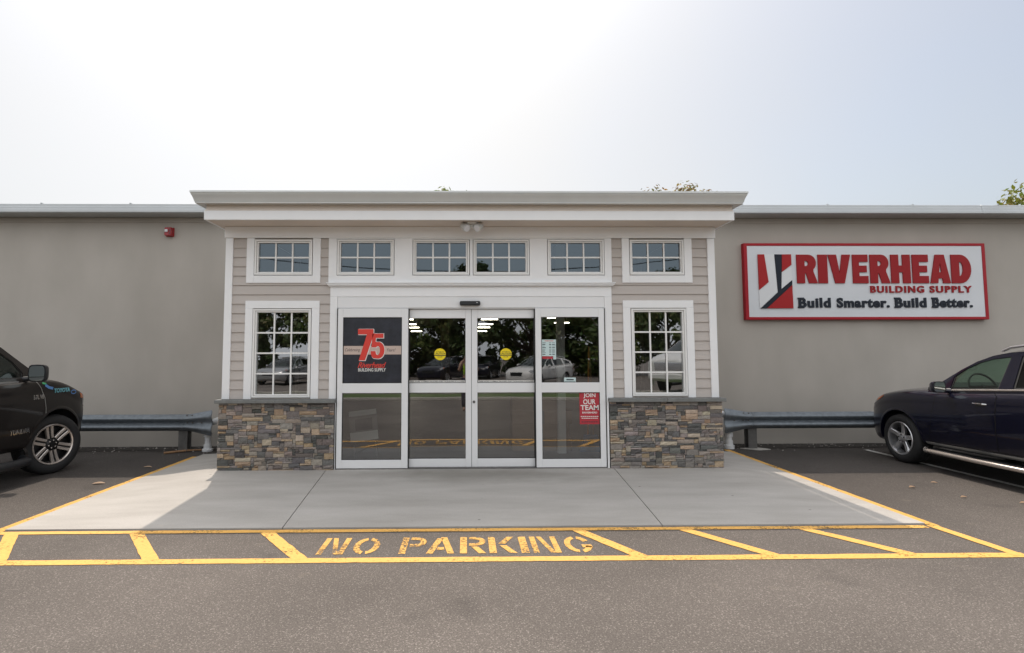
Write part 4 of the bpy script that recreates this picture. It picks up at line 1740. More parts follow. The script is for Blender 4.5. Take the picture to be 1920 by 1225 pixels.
litter_leaf(-4.66, 7.52, .15, .07, .2, 'dry tan leaf on the sunlit asphalt between pickup and yellow kerb line')
litter_leaf(-4.62, 8.58, .13, .045, -.1, 'dry tan leaf in the shade of the store wall near the pickup')

for x, y, sx, rz in ((5.42, 7.05, .10, .3), (5.88, 7.28, .07, -.4), (5.62, 6.55, .08, .1), (6.05, 6.28, .09, -.2)):
    litter_leaf(x, y, sx, sx * .4, rz, 'small dry leaf flake on the sunlit asphalt beside the navy car')

# ================================================================== INSIDE, SEEN THROUGH THE DOORS
rows_ = []
for row, xs in (('over the door with the lock', (.91, .90, .90, .91)), ('over the door beside the black poster', (-2.30, -2.50, -2.62, -2.83))):
    for nth, x, y in zip(('nearest', 'second', 'third', 'farthest'), xs, (21.9, 25.5, 28.6, 33.2)):
        rows_.append((x, y, f'{nth} in the row seen {row}'))
rows_ += [(3.3, 21.0, 'nearer of two seen above the hours sign'), (4.1, 24.5, 'farther of two seen above the hours sign')]
for x, y, lab in rows_:
    cl = thing('ceiling_light', f'warm fluorescent ceiling light, {lab}', 'light', (x, y, 2.94), group='ceiling lights in the store')
    b = MB(); b.box(x - .32, x + .32, y - .07, y + .07, 2.985, 3.03); b.tube([(x - .2, y, 3.03), (x - .2, y, 3.45)], .006, 6); b.tube([(x + .2, y, 3.03), (x + .2, y, 3.45)], .006, 6)
    b.build('housing', 'white_vinyl', cl)
    b = MB(); b.box(x - .31, x + .31, y - .06, y + .06, 2.945, 2.984); b.build('tube', 'tube_light', cl)
random.seed(4)
zz = .092
for i, (wd, nm) in enumerate(((.95, 'bottom'), (.92, 'second'), (.96, 'third'), (.74, 'topmost'))):
    ct = thing('carton', f'{nm} brown carton of the stack behind the sliding door with the lock', 'carton', (1.2, 9.5, zz), group='cartons inside the entrance')
    b = MB(); b.box(.74, .74 + wd, 9.30, 9.72, zz, zz + .212); b.build('box', 'cardboard', ct, bevel=.006)
    b = MB(); b.box(.74 + wd * .46, .74 + wd * .54, 9.2985, 9.2998, zz + .003, zz + .209); b.build('tape', 'interior_wall', ct)
    zz += .2125
bd = thing('display_board', 'leaning display board with white header standing behind the glass below the black poster', 'board', (-1.5, 8.62, .1))
bmx = Matrix.Translation((-1.49, 8.62, .36)) @ Matrix.Rotation(radians(-7), 4, 'Y') @ Matrix.Rotation(radians(-12), 4, 'X')
for nm, m_, a in (('sheet', 'interior_wall', (-.21, .21, 0, .012, 0, .46)), ('header', 'poster_white', (-.205, .205, -.003, -.0005, .38, .455)), ('footer', 'poster_white', (-.205, .205, -.003, -.0005, .01, .14)),
                  ('picture', 'interior_dark', (-.12, .13, -.003, -.0005, .16, .33)), ('easel_leg', 'post_steel', (-.17, -.15, .013, .03, -.25, .4)), ('easel_leg', 'post_steel', (.15, .17, .013, .03, -.25, .4))):
    b = MB(); b.box(*a); bmesh.ops.transform(b.bm, matrix=bmx, verts=b.bm.verts); b.build(nm, m_, bd)
for x, tilt, m_, lab in ((1.93, .05, 'orange_plastic', 'orange handled broom standing inside behind the red poster'), (2.02, -.03, 'wood_stick', 'wooden handled broom standing inside next to an orange one')):
    br = thing('broom', lab, 'broom', (x, 9.2, .1), group='brooms inside the entrance')
    b = MB(); b.tube([(x, 9.2, .34), (x + tilt, 9.25, 1.75)], .014, 8); b.build('handle', m_, br)
    b = MB(); b.prism([(x - .13, .092), (x + .13, .092), (x + .06, .36), (x - .06, .36)], 'y', 9.17, 9.23); b.build('brush', 'blue_plastic', br)
b = MB(); b.box(1.44, 1.56, 9.05, 9.17, .092, 3.36); b.build('reflection_post', 'white_vinyl', ev)  # post added in place of a pale upright reflection in the glass

# ================================================================== VEHICLES
# local frame: nose at y = 0 pointing +y, u = distance back from the nose (y = -u), x to the vehicle's right, z up


class Hull:
    """lower body lofted from cross-sections, smoothed, with real wheel openings"""

    def __init__(self, spec, parent):
        S = spec
        bm = bmesh.new()
        rings = []
        for u in S['st']:
            wv, zb, zs, zt = (interp(S[k], u) for k in ('w', 'zb', 'zs', 'zt'))
            half = [(0, zb), (.78 * wv, zb), (.935 * wv, zb + .025), (.978 * wv, zb + .13 * S['sq']), (wv, zb + (zs - zb) * .42),
                    (wv * .998, zs - .24), (wv * .985, zs - .165), (wv * .992, zs - .125), (wv * S.get('shl', .965), zs - .03), (wv * S.get('edge', .905), zs + .010), (wv * .55, zt), (0, zt + .010)]
            uu = u if u > .9 or not S.get('warp') else .9 - (.9 - u) * S['warp']
            ring = [(x, -uu, z) for x, z in half] + [(-x, -uu, z) for x, z in half[-2:0:-1]]
            rings.append([bm.verts.new(p) for p in ring])
        n = len(rings[0])
        for A, B in zip(rings[:-1], rings[1:]):
            for k in range(n):
                bm.faces.new((A[k], A[(k + 1) % n], B[(k + 1) % n], B[k]))
        bm.faces.new(rings[0]); bm.faces.new(rings[-1][::-1])
        bmesh.ops.recalc_face_normals(bm, faces=bm.faces)
        me = bpy.data.meshes.new('body_cage')
        bm.to_mesh(me); bm.free()
        o = bpy.data.objects.new('body_cage', me); COL.objects.link(o)
        me.materials.append(M[S['paint']])
        me.materials.append(M['black_plastic'])
        md = o.modifiers.new('s', 'SUBSURF'); md.levels = 2; md.render_levels = 2
        cut = []
        for (uw, rw, zc) in S['arch']:
            for sx in (-1, 1):
                c = MB()
                c.lathe([(rw, sx * .50), (rw, sx * 1.3)], 40, 'x', org=(0, -uw, zc))
                ob = c.build('cutter', 'black_plastic'); cut.append(ob)
                md = o.modifiers.new('b', 'BOOLEAN'); md.operation = 'DIFFERENCE'; md.solver = 'EXACT'; md.object = ob
                try: md.material_mode = 'TRANSFER'
                except Exception: pass
        fin = eval_mesh(o)
        kill(o)
        for c in cut: kill(c)
        for p in fin.polygons: p.use_smooth = True
        fin.set_sharp_from_angle(angle=radians(38))
        fin.name = 'body'
        self.o = bpy.data.objects.new('body', fin); COL.objects.link(self.o); self.o.parent = parent
        b2 = bmesh.new(); b2.from_mesh(fin)
        self.tree = BVHTree.FromBMesh(b2); b2.free()
        self.parent = parent

    def x(self, s, u, z):
        h = self.tree.ray_cast(Vector((s * 3, -u, z)), Vector((-s, 0, 0)))
        return h[0].x if h[0] is not None and h[0].x * s > .3 else None

    def top(self, x, u):
        h = self.tree.ray_cast(Vector((x, -u, 4)), Vector((0, 0, -1)))
        return h[0].z

    def ribbon(self, name, s, pts, wd, m, off=.002, parent=None, n=8, closed=False, mb=None):
        """narrow strip lying on the body side along (u, z) points"""
        P = []
        pts = pts + [pts[0]] if closed else pts
        for a, c in zip(pts[:-1], pts[1:]):
            for k in range(n): P.append((a[0] + (c[0] - a[0]) * k / n, a[1] + (c[1] - a[1]) * k / n))
        P.append(pts[-1])
        L_, R_, last = [], [], s * .95
        for i, p in enumerate(P):
            q0, q1 = P[max(i - 1, 0)], P[min(i + 1, len(P) - 1)]
            d = Vector((q1[0] - q0[0], q1[1] - q0[1])).normalized()
            nn = Vector((-d.y, d.x)) * wd / 2
            for side, lst in ((1, L_), (-1, R_)):
                uu, zz = p[0] + side * nn.x, p[1] + side * nn.y
                xx = self.x(s, uu, zz)
                if xx is None: xx = last
                last = xx
                lst.append((xx + s * off, -uu, zz))
        b = mb or MB()
        b.grid([L_, R_])
        if mb is None:
            return b.build(name, m, parent or self.parent, local=True, smooth=True)

    def patch(self, name, s, low, high, m, off=.004, nu=16, nz=10, parent=None, edge=True):
        """panel lofted between two (u, z) polylines of equal length, laid on the body side"""
        def at(pl, t):
            t *= len(pl) - 1
            i = min(int(t), len(pl) - 2)
            f = t - i
            return (pl[i][0] + (pl[i + 1][0] - pl[i][0]) * f, pl[i][1] + (pl[i + 1][1] - pl[i][1]) * f)
        rows, last = [], s * .95
        for j in range(nz + 1):
            r = []
            for i in range(nu + 1):
                a, c = at(low, i / nu), at(high, i / nu)
                u, z = a[0] + (c[0] - a[0]) * j / nz, a[1] + (c[1] - a[1]) * j / nz
                xx = self.x(s, u, z)
                if xx is None: xx = last
                last = xx
                r.append((xx + s * off, -u, z))
            rows.append(r)
        b = MB()
        b.grid(rows)
        if edge:
            rim = rows[0] + [r[-1] for r in rows[1:]] + rows[-1][-2::-1] + [r[0] for r in rows[-2:0:-1]]
            b.grid([rim + [rim[0]], [(p[0] - s * (off + .004), p[1], p[2]) for p in rim + [rim[0]]]])
        return b.build(name, m, parent or self.parent, local=True, smooth=True, angle=60)


def wheel(parent, pos, R, wd, rr, style, flip, steer=0.0):
    """pos = centre of the outer face plane; flip=-1 for the vehicle's left side"""
    wl = bpy.data.objects.new('wheel', None); COL.objects.link(wl); wl.parent = parent
    wl.empty_display_size = .2
    wl.location = pos
    wl.rotation_euler = (0, 0, steer + (pi if flip < 0 else 0))
    b = MB()
    prof = [(rr, -wd + .02), (rr + .02, -wd), (R - .05, -wd), (R - .012, -wd + .022), (R, -wd + .06), (R, -wd * .5 - .004), (R - .008, -wd * .5), (R, -wd * .5 + .004), (R, -.06), (R - .010, -.024), (R - .045, -.002),
            (rr + .045, .004), (rr + .018, -.002), (rr + .004, -.012), (rr, -.02)]
    b.lathe(prof, 56, 'x', close=True)
    b.build('tyre', 'tyre', wl, local=True, smooth=True, angle=50)
    b = MB()
    # barrel and lip
    lipm = 1 if style == 'truck' else 0
    b.lathe([(rr, -wd + .03), (rr - .012, -wd + .04), (rr - .03, -.09), (rr - .022, -.03)], 48, 'x', mi=1, cap=False)
    b.lathe([(rr - .022, -.03), (rr - .020, -.010), (rr - .004, -.004), (rr + .002, -.010), (rr, -.022)], 48, 'x', mi=0, cap=False)
    b.lathe([(.001, -.115), (rr - .03, -.115)], 40, 'x', mi=2, cap=False)           # dark brake and hub behind the spokes

    def spoke(a, r0, r1, w0, w1, x0, x1, mi, dish=.0, off=0.0):
        """tapered bar from radius r0 to r1 at angle a; widths w, faces from x0 (front) inwards"""
        rows_f, rows_b = [], []
        for k in range(6):
            t = k / 5
            r = r0 + (r1 - r0) * t
            wv = (w0 + (w1 - w0) * t) / 2
            xf = x0 + (x1 - x0) * t - dish * sin(pi * t)
            ring = []
            for (e, xx) in ((-wv, xf - .035), (-wv, xf - .006), (-wv + .006, xf), (wv - .006, xf), (wv, xf - .006), (wv, xf - .035)):
                y, z = r * cos(a) - (e + off) * sin(a), r * sin(a) + (e + off) * cos(a)
                ring.append((xx, y, z))
            rows_f.append(ring)
        b.grid(rows_f, mi=mi)
    if style == 'suv':
        for k in range(5):
            a = radians(90 + 72 * k - 8)
            spoke(a, .045, rr - .012, .070, .052, -.040, -.018, 0, .012)
            spoke(a + .16, .06, rr - .02, .020, .016, -.052, -.030, 0, .01)
    else:
        for k in range(6):
            a = radians(90 + 60 * k + 12)
            for e in (-1, 1):
                spoke(a + e * .035, .085, rr - .012, .034, .042, -.034, -.014, 0, .006, e * .024)
            spoke(a, .07, rr - .02, .050, .04, -.050, -.034, 1)
    hubm = 0 if style == 'suv' else 1
    b.lathe([(.075, -.06), (.075, -.040), (.060, -.032), (.032, -.030), (.030, -.022), (.001, -.020)], 24, 'x', mi=hubm, cap=False)
    for k in range(5 if style == 'suv' else 6):
        a = 2 * pi * k / (5 if style == 'suv' else 6) + .3
        b.lathe([(.009, -.04), (.009, -.022), (.005, -.020)], 8, 'x', mi=2 if style == 'suv' else 0, org=(0, .052 * cos(a), .052 * sin(a)))
    b.build('rim', ['alloy' if style == 'suv' else 'machined_alloy', 'alloy' if style == 'suv' else 'dark_alloy', 'dark_alloy'], wl, local=True, smooth=True, angle=35)
    return wl


def glasshouse(root, S):
    """pillars, roof, windows and windscreen over the hull"""
    GX = S['gx']
    for s in (1, -1):
        def mp_(c, s=s): return (s * (GX(c.y) + (c.z - .5) * .035), -c.x, c.y)
        b = MB()
        add_poly(b, [S['frame']] + S['holes'], mp_)
        b.build('pillar_frame', S['paint'], root, local=True, bevel=.003)
        for i, h in enumerate(S['holes']):
            b = MB()
            b.face([(s * (GX(z) - .014), -u, z) for u, z in h])
            b.build('side_window', S['glass'][i], root, local=True, fix=False)
            b = MB()      # black rubber frame
            cx, cz = sum(p[0] for p in h) / len(h), sum(p[1] for p in h) / len(h)
            inn = [(u + (cx - u) * .05, z + (cz - z) * .06) for u, z in h]
            hh, ii = h + h[:1], inn + inn[:1]
            b.grid([[(s * (GX(z) - .010), -u, z) for u, z in hh], [(s * (GX(z) - .010), -u, z) for u, z in ii]])
            b.build('window_seal', 'rubber', root, local=True)
        if S.get('chrome'):
            b = MB()
            b.tube([(s * (GX(z) + .006), -u, z) for u, z in S['chrome']], .014, 8)
            b.build('belt_strip', 'machined_alloy', root, local=True, smooth=True)
    A = S['apillar']
    NX = 10

    def row(u, z, bulge, crown, inset=.012):
        return [((-1 + 2 * i / NX) * (GX(z) - inset), -(u - bulge * (1 - (-1 + 2 * i / NX) ** 2)), z + crown * (1 - (-1 + 2 * i / NX) ** 2)) for i in range(NX + 1)]
    b = MB()
    nA = len(A) - 1
    b.grid([row(u, z, .18 * (1 - k / nA) + .05 * k / nA, .0 + S['crown'] * k / nA) for k, (u, z) in enumerate(A)])
    b.build('windscreen', 'dark_car_glass' if S['style'] == 'truck' else 'car_glass', root, local=True, smooth=True, fix=False)
    b = MB()
    Rf = S['roof']
    b.grid([row(u, z, .05 if k == 0 else 0, S['crown'], -.002) for k, (u, z) in enumerate(Rf)])
    b.grid([row(u, z - .03, .05 if k == 0 else 0, S['crown'], .03) for k, (u, z) in enumerate(Rf)])
    b.build('roof', S['paint'], root, local=True, smooth=True)
    b = MB()
    Rg = S['rear']
    b.grid([row(u, z, -.05, S['crown'] * (1 - k / (len(Rg) - 1))) for k, (u, z) in enumerate(Rg)])
    b.build('rear_window', 'dark_car_glass', root, local=True, smooth=True, fix=False)
    # cabin
    b = MB()
    u0, u1, zd = S['cabin']
    b.box(-.84, .84, -u1, -u0, zd - .03, zd)
    b.prism([(-(u0 - .02), zd), (-(u0 + .32), zd), (-(u0 + .34), zd + .07), (-(u0 + .18), zd + .135), (-(u0), zd + .06)], 'x', -.82, .82)
    b.build('dashboard', 'cabin_dark', root, local=True, bevel=.01)
    b = MB()
    c = Vector((-.38, -(u0 + .40), zd + .085))
    n = 26
    ring = []
    for k in range(n):
        a = 2 * pi * k / n
        p = Vector((.185 * cos(a), 0, .185 * sin(a)))
        p.rotate(Matrix.Rotation(radians(-24), 3, 'X'))
        ring.append(c + p)
    for k in range(n):
        b.tube([ring[k], ring[(k + 1) % n]], .014, 7, cap=False)
    b.tube([ring[0], c, ring[n // 2]], .016, 6)
    b.tube([c, ring[3 * n // 4]], .018, 6)
    b.tube([c + Vector((0, .0, 0)), c + Vector((0, .25, -.10))], .03, 8)
    b.build('steering_wheel', 'cabin_dark', root, local=True, smooth=True)
    for x in (-.40, .40):
        b = MB()
        us = S['seat']
        pr = [(-(us - .02), zd - .02), (-(us + .12), zd - .02), (-(us + .26), zd + .40), (-(us + .22), zd + .44), (-(us + .12), zd + .40)]
        b.prism(pr, 'x', x - .24, x + .24)
        b.box(x - .13, x + .13, -(us + .27), -(us + .17), zd + .47, zd + .64)
        b.tube([(x - .05, -(us + .22), zd + .42), (x - .05, -(us + .22), zd + .50)], .008, 6)
        b.tube([(x + .05, -(us + .22), zd + .42), (x + .05, -(us + .22), zd + .50)], .008, 6)
        b.build('seat', 'seat_leather', root, local=True, bevel=.02, smooth=True)


def mirror(root, s, u, z, x0, x1, h, paint, lens='mirror_glass'):
    b = MB()
    d = .13
    n = 8
    rows = []
    for k in range(5):
        t = k / 4
        sc = (1.0, 1.0, .93, .75, .42)[k]
        uu = u - d * t
        cx, cz = (x0 + x1) / 2, z
        ring = []
        for i in range(16):
            a = 2 * pi * i / 16
            ca, sa = cos(a), sin(a)
            ring.append((s * (cx + (x1 - x0) / 2 * sc * (abs(ca) ** .45) * (1 if ca > 0 else -1)), -uu, cz + h / 2 * sc * (abs(sa) ** .45) * (1 if sa > 0 else -1)))
        rows.append(ring + ring[:1])
    b.grid(rows)
    b.face(rows[-1][:-1][::-1])
    b.tube([(s * (x0 - .10), -(u - .01), z - h * .35), (s * (x0 + .03), -(u - .05), z - h * .30)], [.035, .028], 8)
    m = b.build('mirror', paint, root, local=True, smooth=True)
    b = MB()
    b.face([((p[0] - s * (x0 + x1) / 2) * .86 + s * (x0 + x1) / 2, p[1] - .004, (p[2] - z) * .86 + z) for p in rows[0][:-1]])
    b.build('mirror_glass', lens, m, local=True, fix=False)
    b = MB()
    b.grid([[(p[0], p[1], p[2]) for p in rows[0]], [((p[0] - s * (x0 + x1) / 2) * .85 + s * (x0 + x1) / 2, p[1] - .002, (p[2] - z) * .85 + z) for p in rows[0]]])
    b.build('mirror_rim', 'black_plastic', m, local=True)


def handle(root, s, u, z, hull, m):
    x = abs(hull.x(s, u, z))
    b = MB()
    b.tube([(s * (x - .002), -(u - .085), z), (s * (x + .034), -(u - .065), z + .003), (s * (x + .038), -u, z + .004), (s * (x + .034), -(u + .065), z + .003), (s * (x - .002), -(u + .085), z)], [.010, .012, .013, .012, .010], 8)
    o = b.build('handle', m, root, local=True, smooth=True)
    return o


def arch_lip(H, s, uw, R0, zc, m, wd=.03, a0=-12, a1=192, off=.006, proud=.0):
    pts = [(uw + (R0 + wd / 2) * cos(radians(a)), zc + (R0 + wd / 2) * sin(radians(a))) for a in [a0 + (a1 - a0) * k / 28 for k in range(29)]]
    outer, inner, last = [], [], s * .95
    for k in range(41):
        a = radians(a0 + (a1 - a0) * k / 40)
        ro = R0 + wd
        u, z = uw + ro * cos(a), zc + ro * sin(a)
        xx = H.x(s, u, z)
        if xx is None or abs(xx) < .80: xx = last
        last = xx
        outer.append((xx + s * .001, -u, z))
        inner.append((xx + s * off, -(uw + (R0 - .006) * cos(a)), zc + (R0 - .006) * sin(a)))
    back = [(p[0] - s * .06, p[1], p[2]) for p in inner]
    mid = [((a_[0] + b_[0]) / 2 + s * off * .6, (a_[1] + b_[1]) / 2, (a_[2] + b_[2]) / 2) for a_, b_ in zip(outer, inner)]
    mb = MB()
    mb.grid([outer, mid, inner, back])
    return mb.build('arch_lip', m, H.parent, local=True, smooth=True, angle=60)


# ------------------------------------------------------------------ the dark navy car (right)
SUV = dict(style='suv', paint='suv_paint', sq=1.0,
           st=[0, .02, .07, .16, .30, .46, .66, .84, 1.02, 1.2, 1.4, 1.6, 1.85, 2.2, 2.6, 3.0, 3.4, 3.7, 4.0, 4.3, 4.55, 4.70, 4.78, 4.80],
           w=[(0, .60), (.02, .68), (.07, .78), (.16, .86), (.30, .915), (.46, .945), (.66, .96), (4.0, .96), (4.3, .94), (4.55, .90), (4.7, .84), (4.78, .78), (4.8, .72)],
           zb=[(0, .40), (.02, .34), (.07, .28), (.16, .25), (.5, .24), (1.2, .30), (3.4, .32), (4.2, .28), (4.6, .32), (4.8, .42)],
           zs=[(0, .66), (.02, .72), (.07, .79), (.16, .87), (.30, .95), (.46, 1.005), (.66, 1.04), (.84, 1.065), (1.2, 1.09), (1.6, 1.10), (1.85, 1.108), (2.6, 1.155), (3.4, 1.195), (4.0, 1.215), (4.5, 1.21), (4.7, 1.16), (4.8, 1.05)],
           zt=[(0, .68), (.02, .76), (.07, .85), (.16, .95), (.30, 1.03), (.46, 1.075), (.66, 1.105), (.84, 1.125), (1.2, 1.155), (1.4, 1.15), (1.6, 1.05), (1.85, 1.0), (4.4, 1.0), (4.6, 1.1), (4.7, 1.12), (4.8, 1.02)],
           arch=[(.83, .425, .36), (3.74, .425, .36)])
SUV['gx'] = lambda z: .885 - .43 * (z - 1.10)
SUV['frame'] = [(1.34, 1.06), (1.36, 1.11), (1.60, 1.285), (1.78, 1.41), (1.97, 1.52), (2.17, 1.595), (2.4, 1.637), (2.7, 1.657), (3.3, 1.65), (3.9, 1.60), (4.3, 1.51), (4.52, 1.42), (4.64, 1.24), (4.66, 1.15), (3.4, 1.14), (2.6, 1.10), (1.9, 1.06)]
SUV['holes'] = [[(1.70, 1.138), (1.70, 1.315), (1.84, 1.420), (2.0, 1.500), (2.19, 1.555), (2.43, 1.585), (2.40, 1.178)],
                [(2.58, 1.195), (2.56, 1.595), (3.2, 1.595), (3.50, 1.572), (3.60, 1.245)],
                [(3.76, 1.255), (3.68, 1.55), (4.05, 1.49), (4.36, 1.40), (4.42, 1.30)]]
SUV['glass'] = ['car_glass', 'dark_car_glass', 'dark_car_glass']
SUV['chrome'] = [(1.74, 1.128), (2.1, 1.150), (2.6, 1.178), (3.4, 1.222), (4.0, 1.245), (4.42, 1.262)]
SUV['apillar'] = [(1.36, 1.11), (1.60, 1.285), (1.78, 1.41), (1.97, 1.52), (2.17, 1.595)]
SUV['roof'] = [(2.17, 1.595), (2.4, 1.637), (2.7, 1.657), (3.3, 1.65), (3.9, 1.60), (4.3, 1.51)]
SUV['rear'] = [(4.3, 1.51), (4.52, 1.42), (4.64, 1.24)]
SUV['crown'] = .075
SUV['cabin'] = (1.27, 4.55, 1.09)
SUV['seat'] = 2.36

car = thing('parked_car', 'dark navy car with silver five-spoke wheels parked nose-in below the store sign', 'car', (7.462, 9.50, 0))
H = Hull(SUV, car)
glasshouse(car, SUV)
for s in (-1, 1):
    wx = .945
    wheel(car, (s * wx, -.83, .36), .362, .25, .245, 'suv', s)
    wheel(car, (s * wx, -3.74, .36), .362, .25, .245, 'suv', s)
    arch_lip(H, s, .83, .425, .36, 'suv_paint', .028, -5, 185)
    arch_lip(H, s, 3.74, .425, .36, 'suv_paint', .028, -5, 185)
    d1 = H.patch('door', s, [(1.40, .40), (1.9, .40), (2.43, .42)], [(1.56, 1.085), (2.0, 1.105), (2.45, 1.130)], 'suv_paint', .003, 26, 20)
    d2 = H.patch('door', s, [(2.45, .42), (3.15, .43), (3.22, .62)], [(2.47, 1.132), (3.2, 1.17), (3.66, 1.19)], 'suv_paint', .003, 22, 20)
    for pts in ([(1.555, 1.09), (1.49, .85), (1.39, .41)], [(2.46, 1.135), (2.44, .42)], [(1.39, .397), (2.0, .397), (3.16, .425)]):
        H.ribbon('door_gap', s, pts, .007, 'gap', .0045, n=16)
    handle(d1, s, 2.24, 0.985, H, 'chrome')
    handle(d2, s, 3.34, 1.02, H, 'chrome')
    b = MB()
    for u_, z_ in ((2.24, .985), (3.34, 1.02)):
        H.ribbon('', s, [(u_ - .06, z_ - .004), (u_ + .06, z_ - .004)], .05, '', .005, mb=b)
    b.build('handle_recess', 'gap', car, local=True)
    # side light, headlamp corner
    H.patch('headlamp', s, [(.13, .80), (.22, .82), (.40, .90)], [(.17, .90), (.28, .955), (.46, .985)], 'lamp_lens', .005, 12, 8)
    H.patch('side_marker', s, [(.33, .885), (.40, .905), (.47, .945)], [(.34, .93), (.42, .965), (.485, .985)], 'amber', .008, 8, 5)
    # lower black sill and running board
    b = MB()
    b.tube([(s * .955, -1.33, .285), (s * 1.015, -1.40, .272), (s * 1.02, -2.2, .268), (s * 1.02, -3.10, .272), (s * .96, -3.18, .285)], .028, 10)
    b.build('running_board_tube', 'machined_alloy', car, local=True, smooth=True)
    b = MB()
    b.hexa([(s * .80, -3.15, .235), (s * 1.0, -3.10, .235), (s * 1.0, -1.38, .235), (s * .80, -1.33, .235), (s * .80, -3.15, .295), (s * .995, -3.10, .292), (s * .995, -1.38, .292), (s * .80, -1.33, .295)])
    b.build('running_board', 'black_plastic', car, local=True)
    H.patch('sill_trim', s, [(1.30, .345), (2.3, .345), (3.28, .36)], [(1.30, .385), (2.3, .392), (3.28, .405)], 'pale_edge', .006, 20, 3)
    mirror(car, s, 1.74, 1.172, .955, 1.125, .155, 'suv_paint')
    b = MB()
    xr = SUV['gx'](1.64) - .05
    b.tube([(s * (xr + .02), -2.25, 1.655), (s * (xr + .01), -2.36, 1.700), (s * xr, -2.6, 1.728), (s * xr, -3.4, 1.728), (s * xr, -3.95, 1.70), (s * (xr - .02), -4.15, 1.63)], .017, 8)
    b.build('roof_rail', 'alloy', car, local=True, smooth=True)
b = MB()
b.prism([(-.36, .60), (.36, .60), (.42, .82), (-.42, .82)], 'y', -.045, .012)
b.build('grille', 'black_plastic', car, local=True, bevel=.01)
b = MB()
b.box(-.80, .80, -4.79, -4.70, .86, 1.06)
b.build('tail_lamp', 'red_device', car, local=True, bevel=.02)

# ------------------------------------------------------------------ the pickup (left)
TRK = dict(style='truck', paint='truck_paint', sq=1.6, warp=.70, shl=.988, edge=.95,
           st=[0, .02, .07, .15, .27, .42, .62, .9, 1.15, 1.4, 1.7, 2.2, 2.7, 3.2, 3.7, 3.95, 4.2, 4.6, 5.0, 5.4, 5.66, 5.74, 5.78],
           w=[(0, .88), (.02, .92), (.07, .955), (.15, .98), (.27, .996), (.42, 1.0), (5.4, 1.0), (5.66, .99), (5.78, .96)],
           zb=[(0, .52), (.07, .44), (.15, .40), (.4, .40), (1.2, .38), (3.6, .38), (4.2, .48), (5.4, .50), (5.78, .56)],
           zs=[(0, 1.0), (.02, 1.045), (.07, 1.075), (.15, 1.095), (.27, 1.12), (.42, 1.165), (.62, 1.225), (.9, 1.28), (1.15, 1.31), (1.5, 1.30), (1.7, 1.285), (3.9, 1.30), (5.78, 1.30)],
           zt=[(0, 1.02), (.02, 1.07), (.07, 1.11), (.15, 1.135), (.27, 1.17), (.42, 1.22), (.62, 1.28), (.9, 1.335), (1.15, 1.36), (1.3, 1.33), (1.5, 1.2), (1.7, 1.15), (3.8, 1.15), (4.0, 1.28), (5.78, 1.28)],
           arch=[(.91, .485, .41), (4.62, .485, .41)])
TRK['gx'] = lambda z: .935 - .30 * (z - 1.30)
TRK['frame'] = [(1.08, 1.25), (1.11, 1.30), (1.33, 1.44), (1.49, 1.555), (1.73, 1.73), (1.91, 1.815), (2.3, 1.85), (3.3, 1.85), (3.72, 1.81), (3.88, 1.70), (3.97, 1.30), (3.97, 1.25)]
TRK['holes'] = [[(1.50, 1.335), (1.48, 1.40), (1.60, 1.545), (1.82, 1.70), (2.0, 1.765), (2.60, 1.78), (2.62, 1.335)],
                [(2.78, 1.335), (2.76, 1.78), (3.35, 1.775), (3.62, 1.72), (3.72, 1.345)]]
TRK['glass'] = ['car_glass', 'dark_car_glass']
TRK['apillar'] = [(1.11, 1.30), (1.33, 1.44), (1.49, 1.555), (1.73, 1.73), (1.91, 1.815)]
TRK['roof'] = [(1.93, 1.815), (2.3, 1.85), (3.3, 1.85), (3.72, 1.81)]
TRK['rear'] = [(3.72, 1.81), (3.86, 1.70), (3.93, 1.32)]
TRK['crown'] = .085
TRK['cabin'] = (1.30, 3.9, 1.285)
TRK['seat'] = 2.40
pk = thing('pickup_truck', 'dark grey pickup truck with its front wheel turned, parked nose-in by the left guardrail', 'pickup', (-6.665, 9.10, 0))
H = Hull(TRK, pk)
glasshouse(pk, TRK)
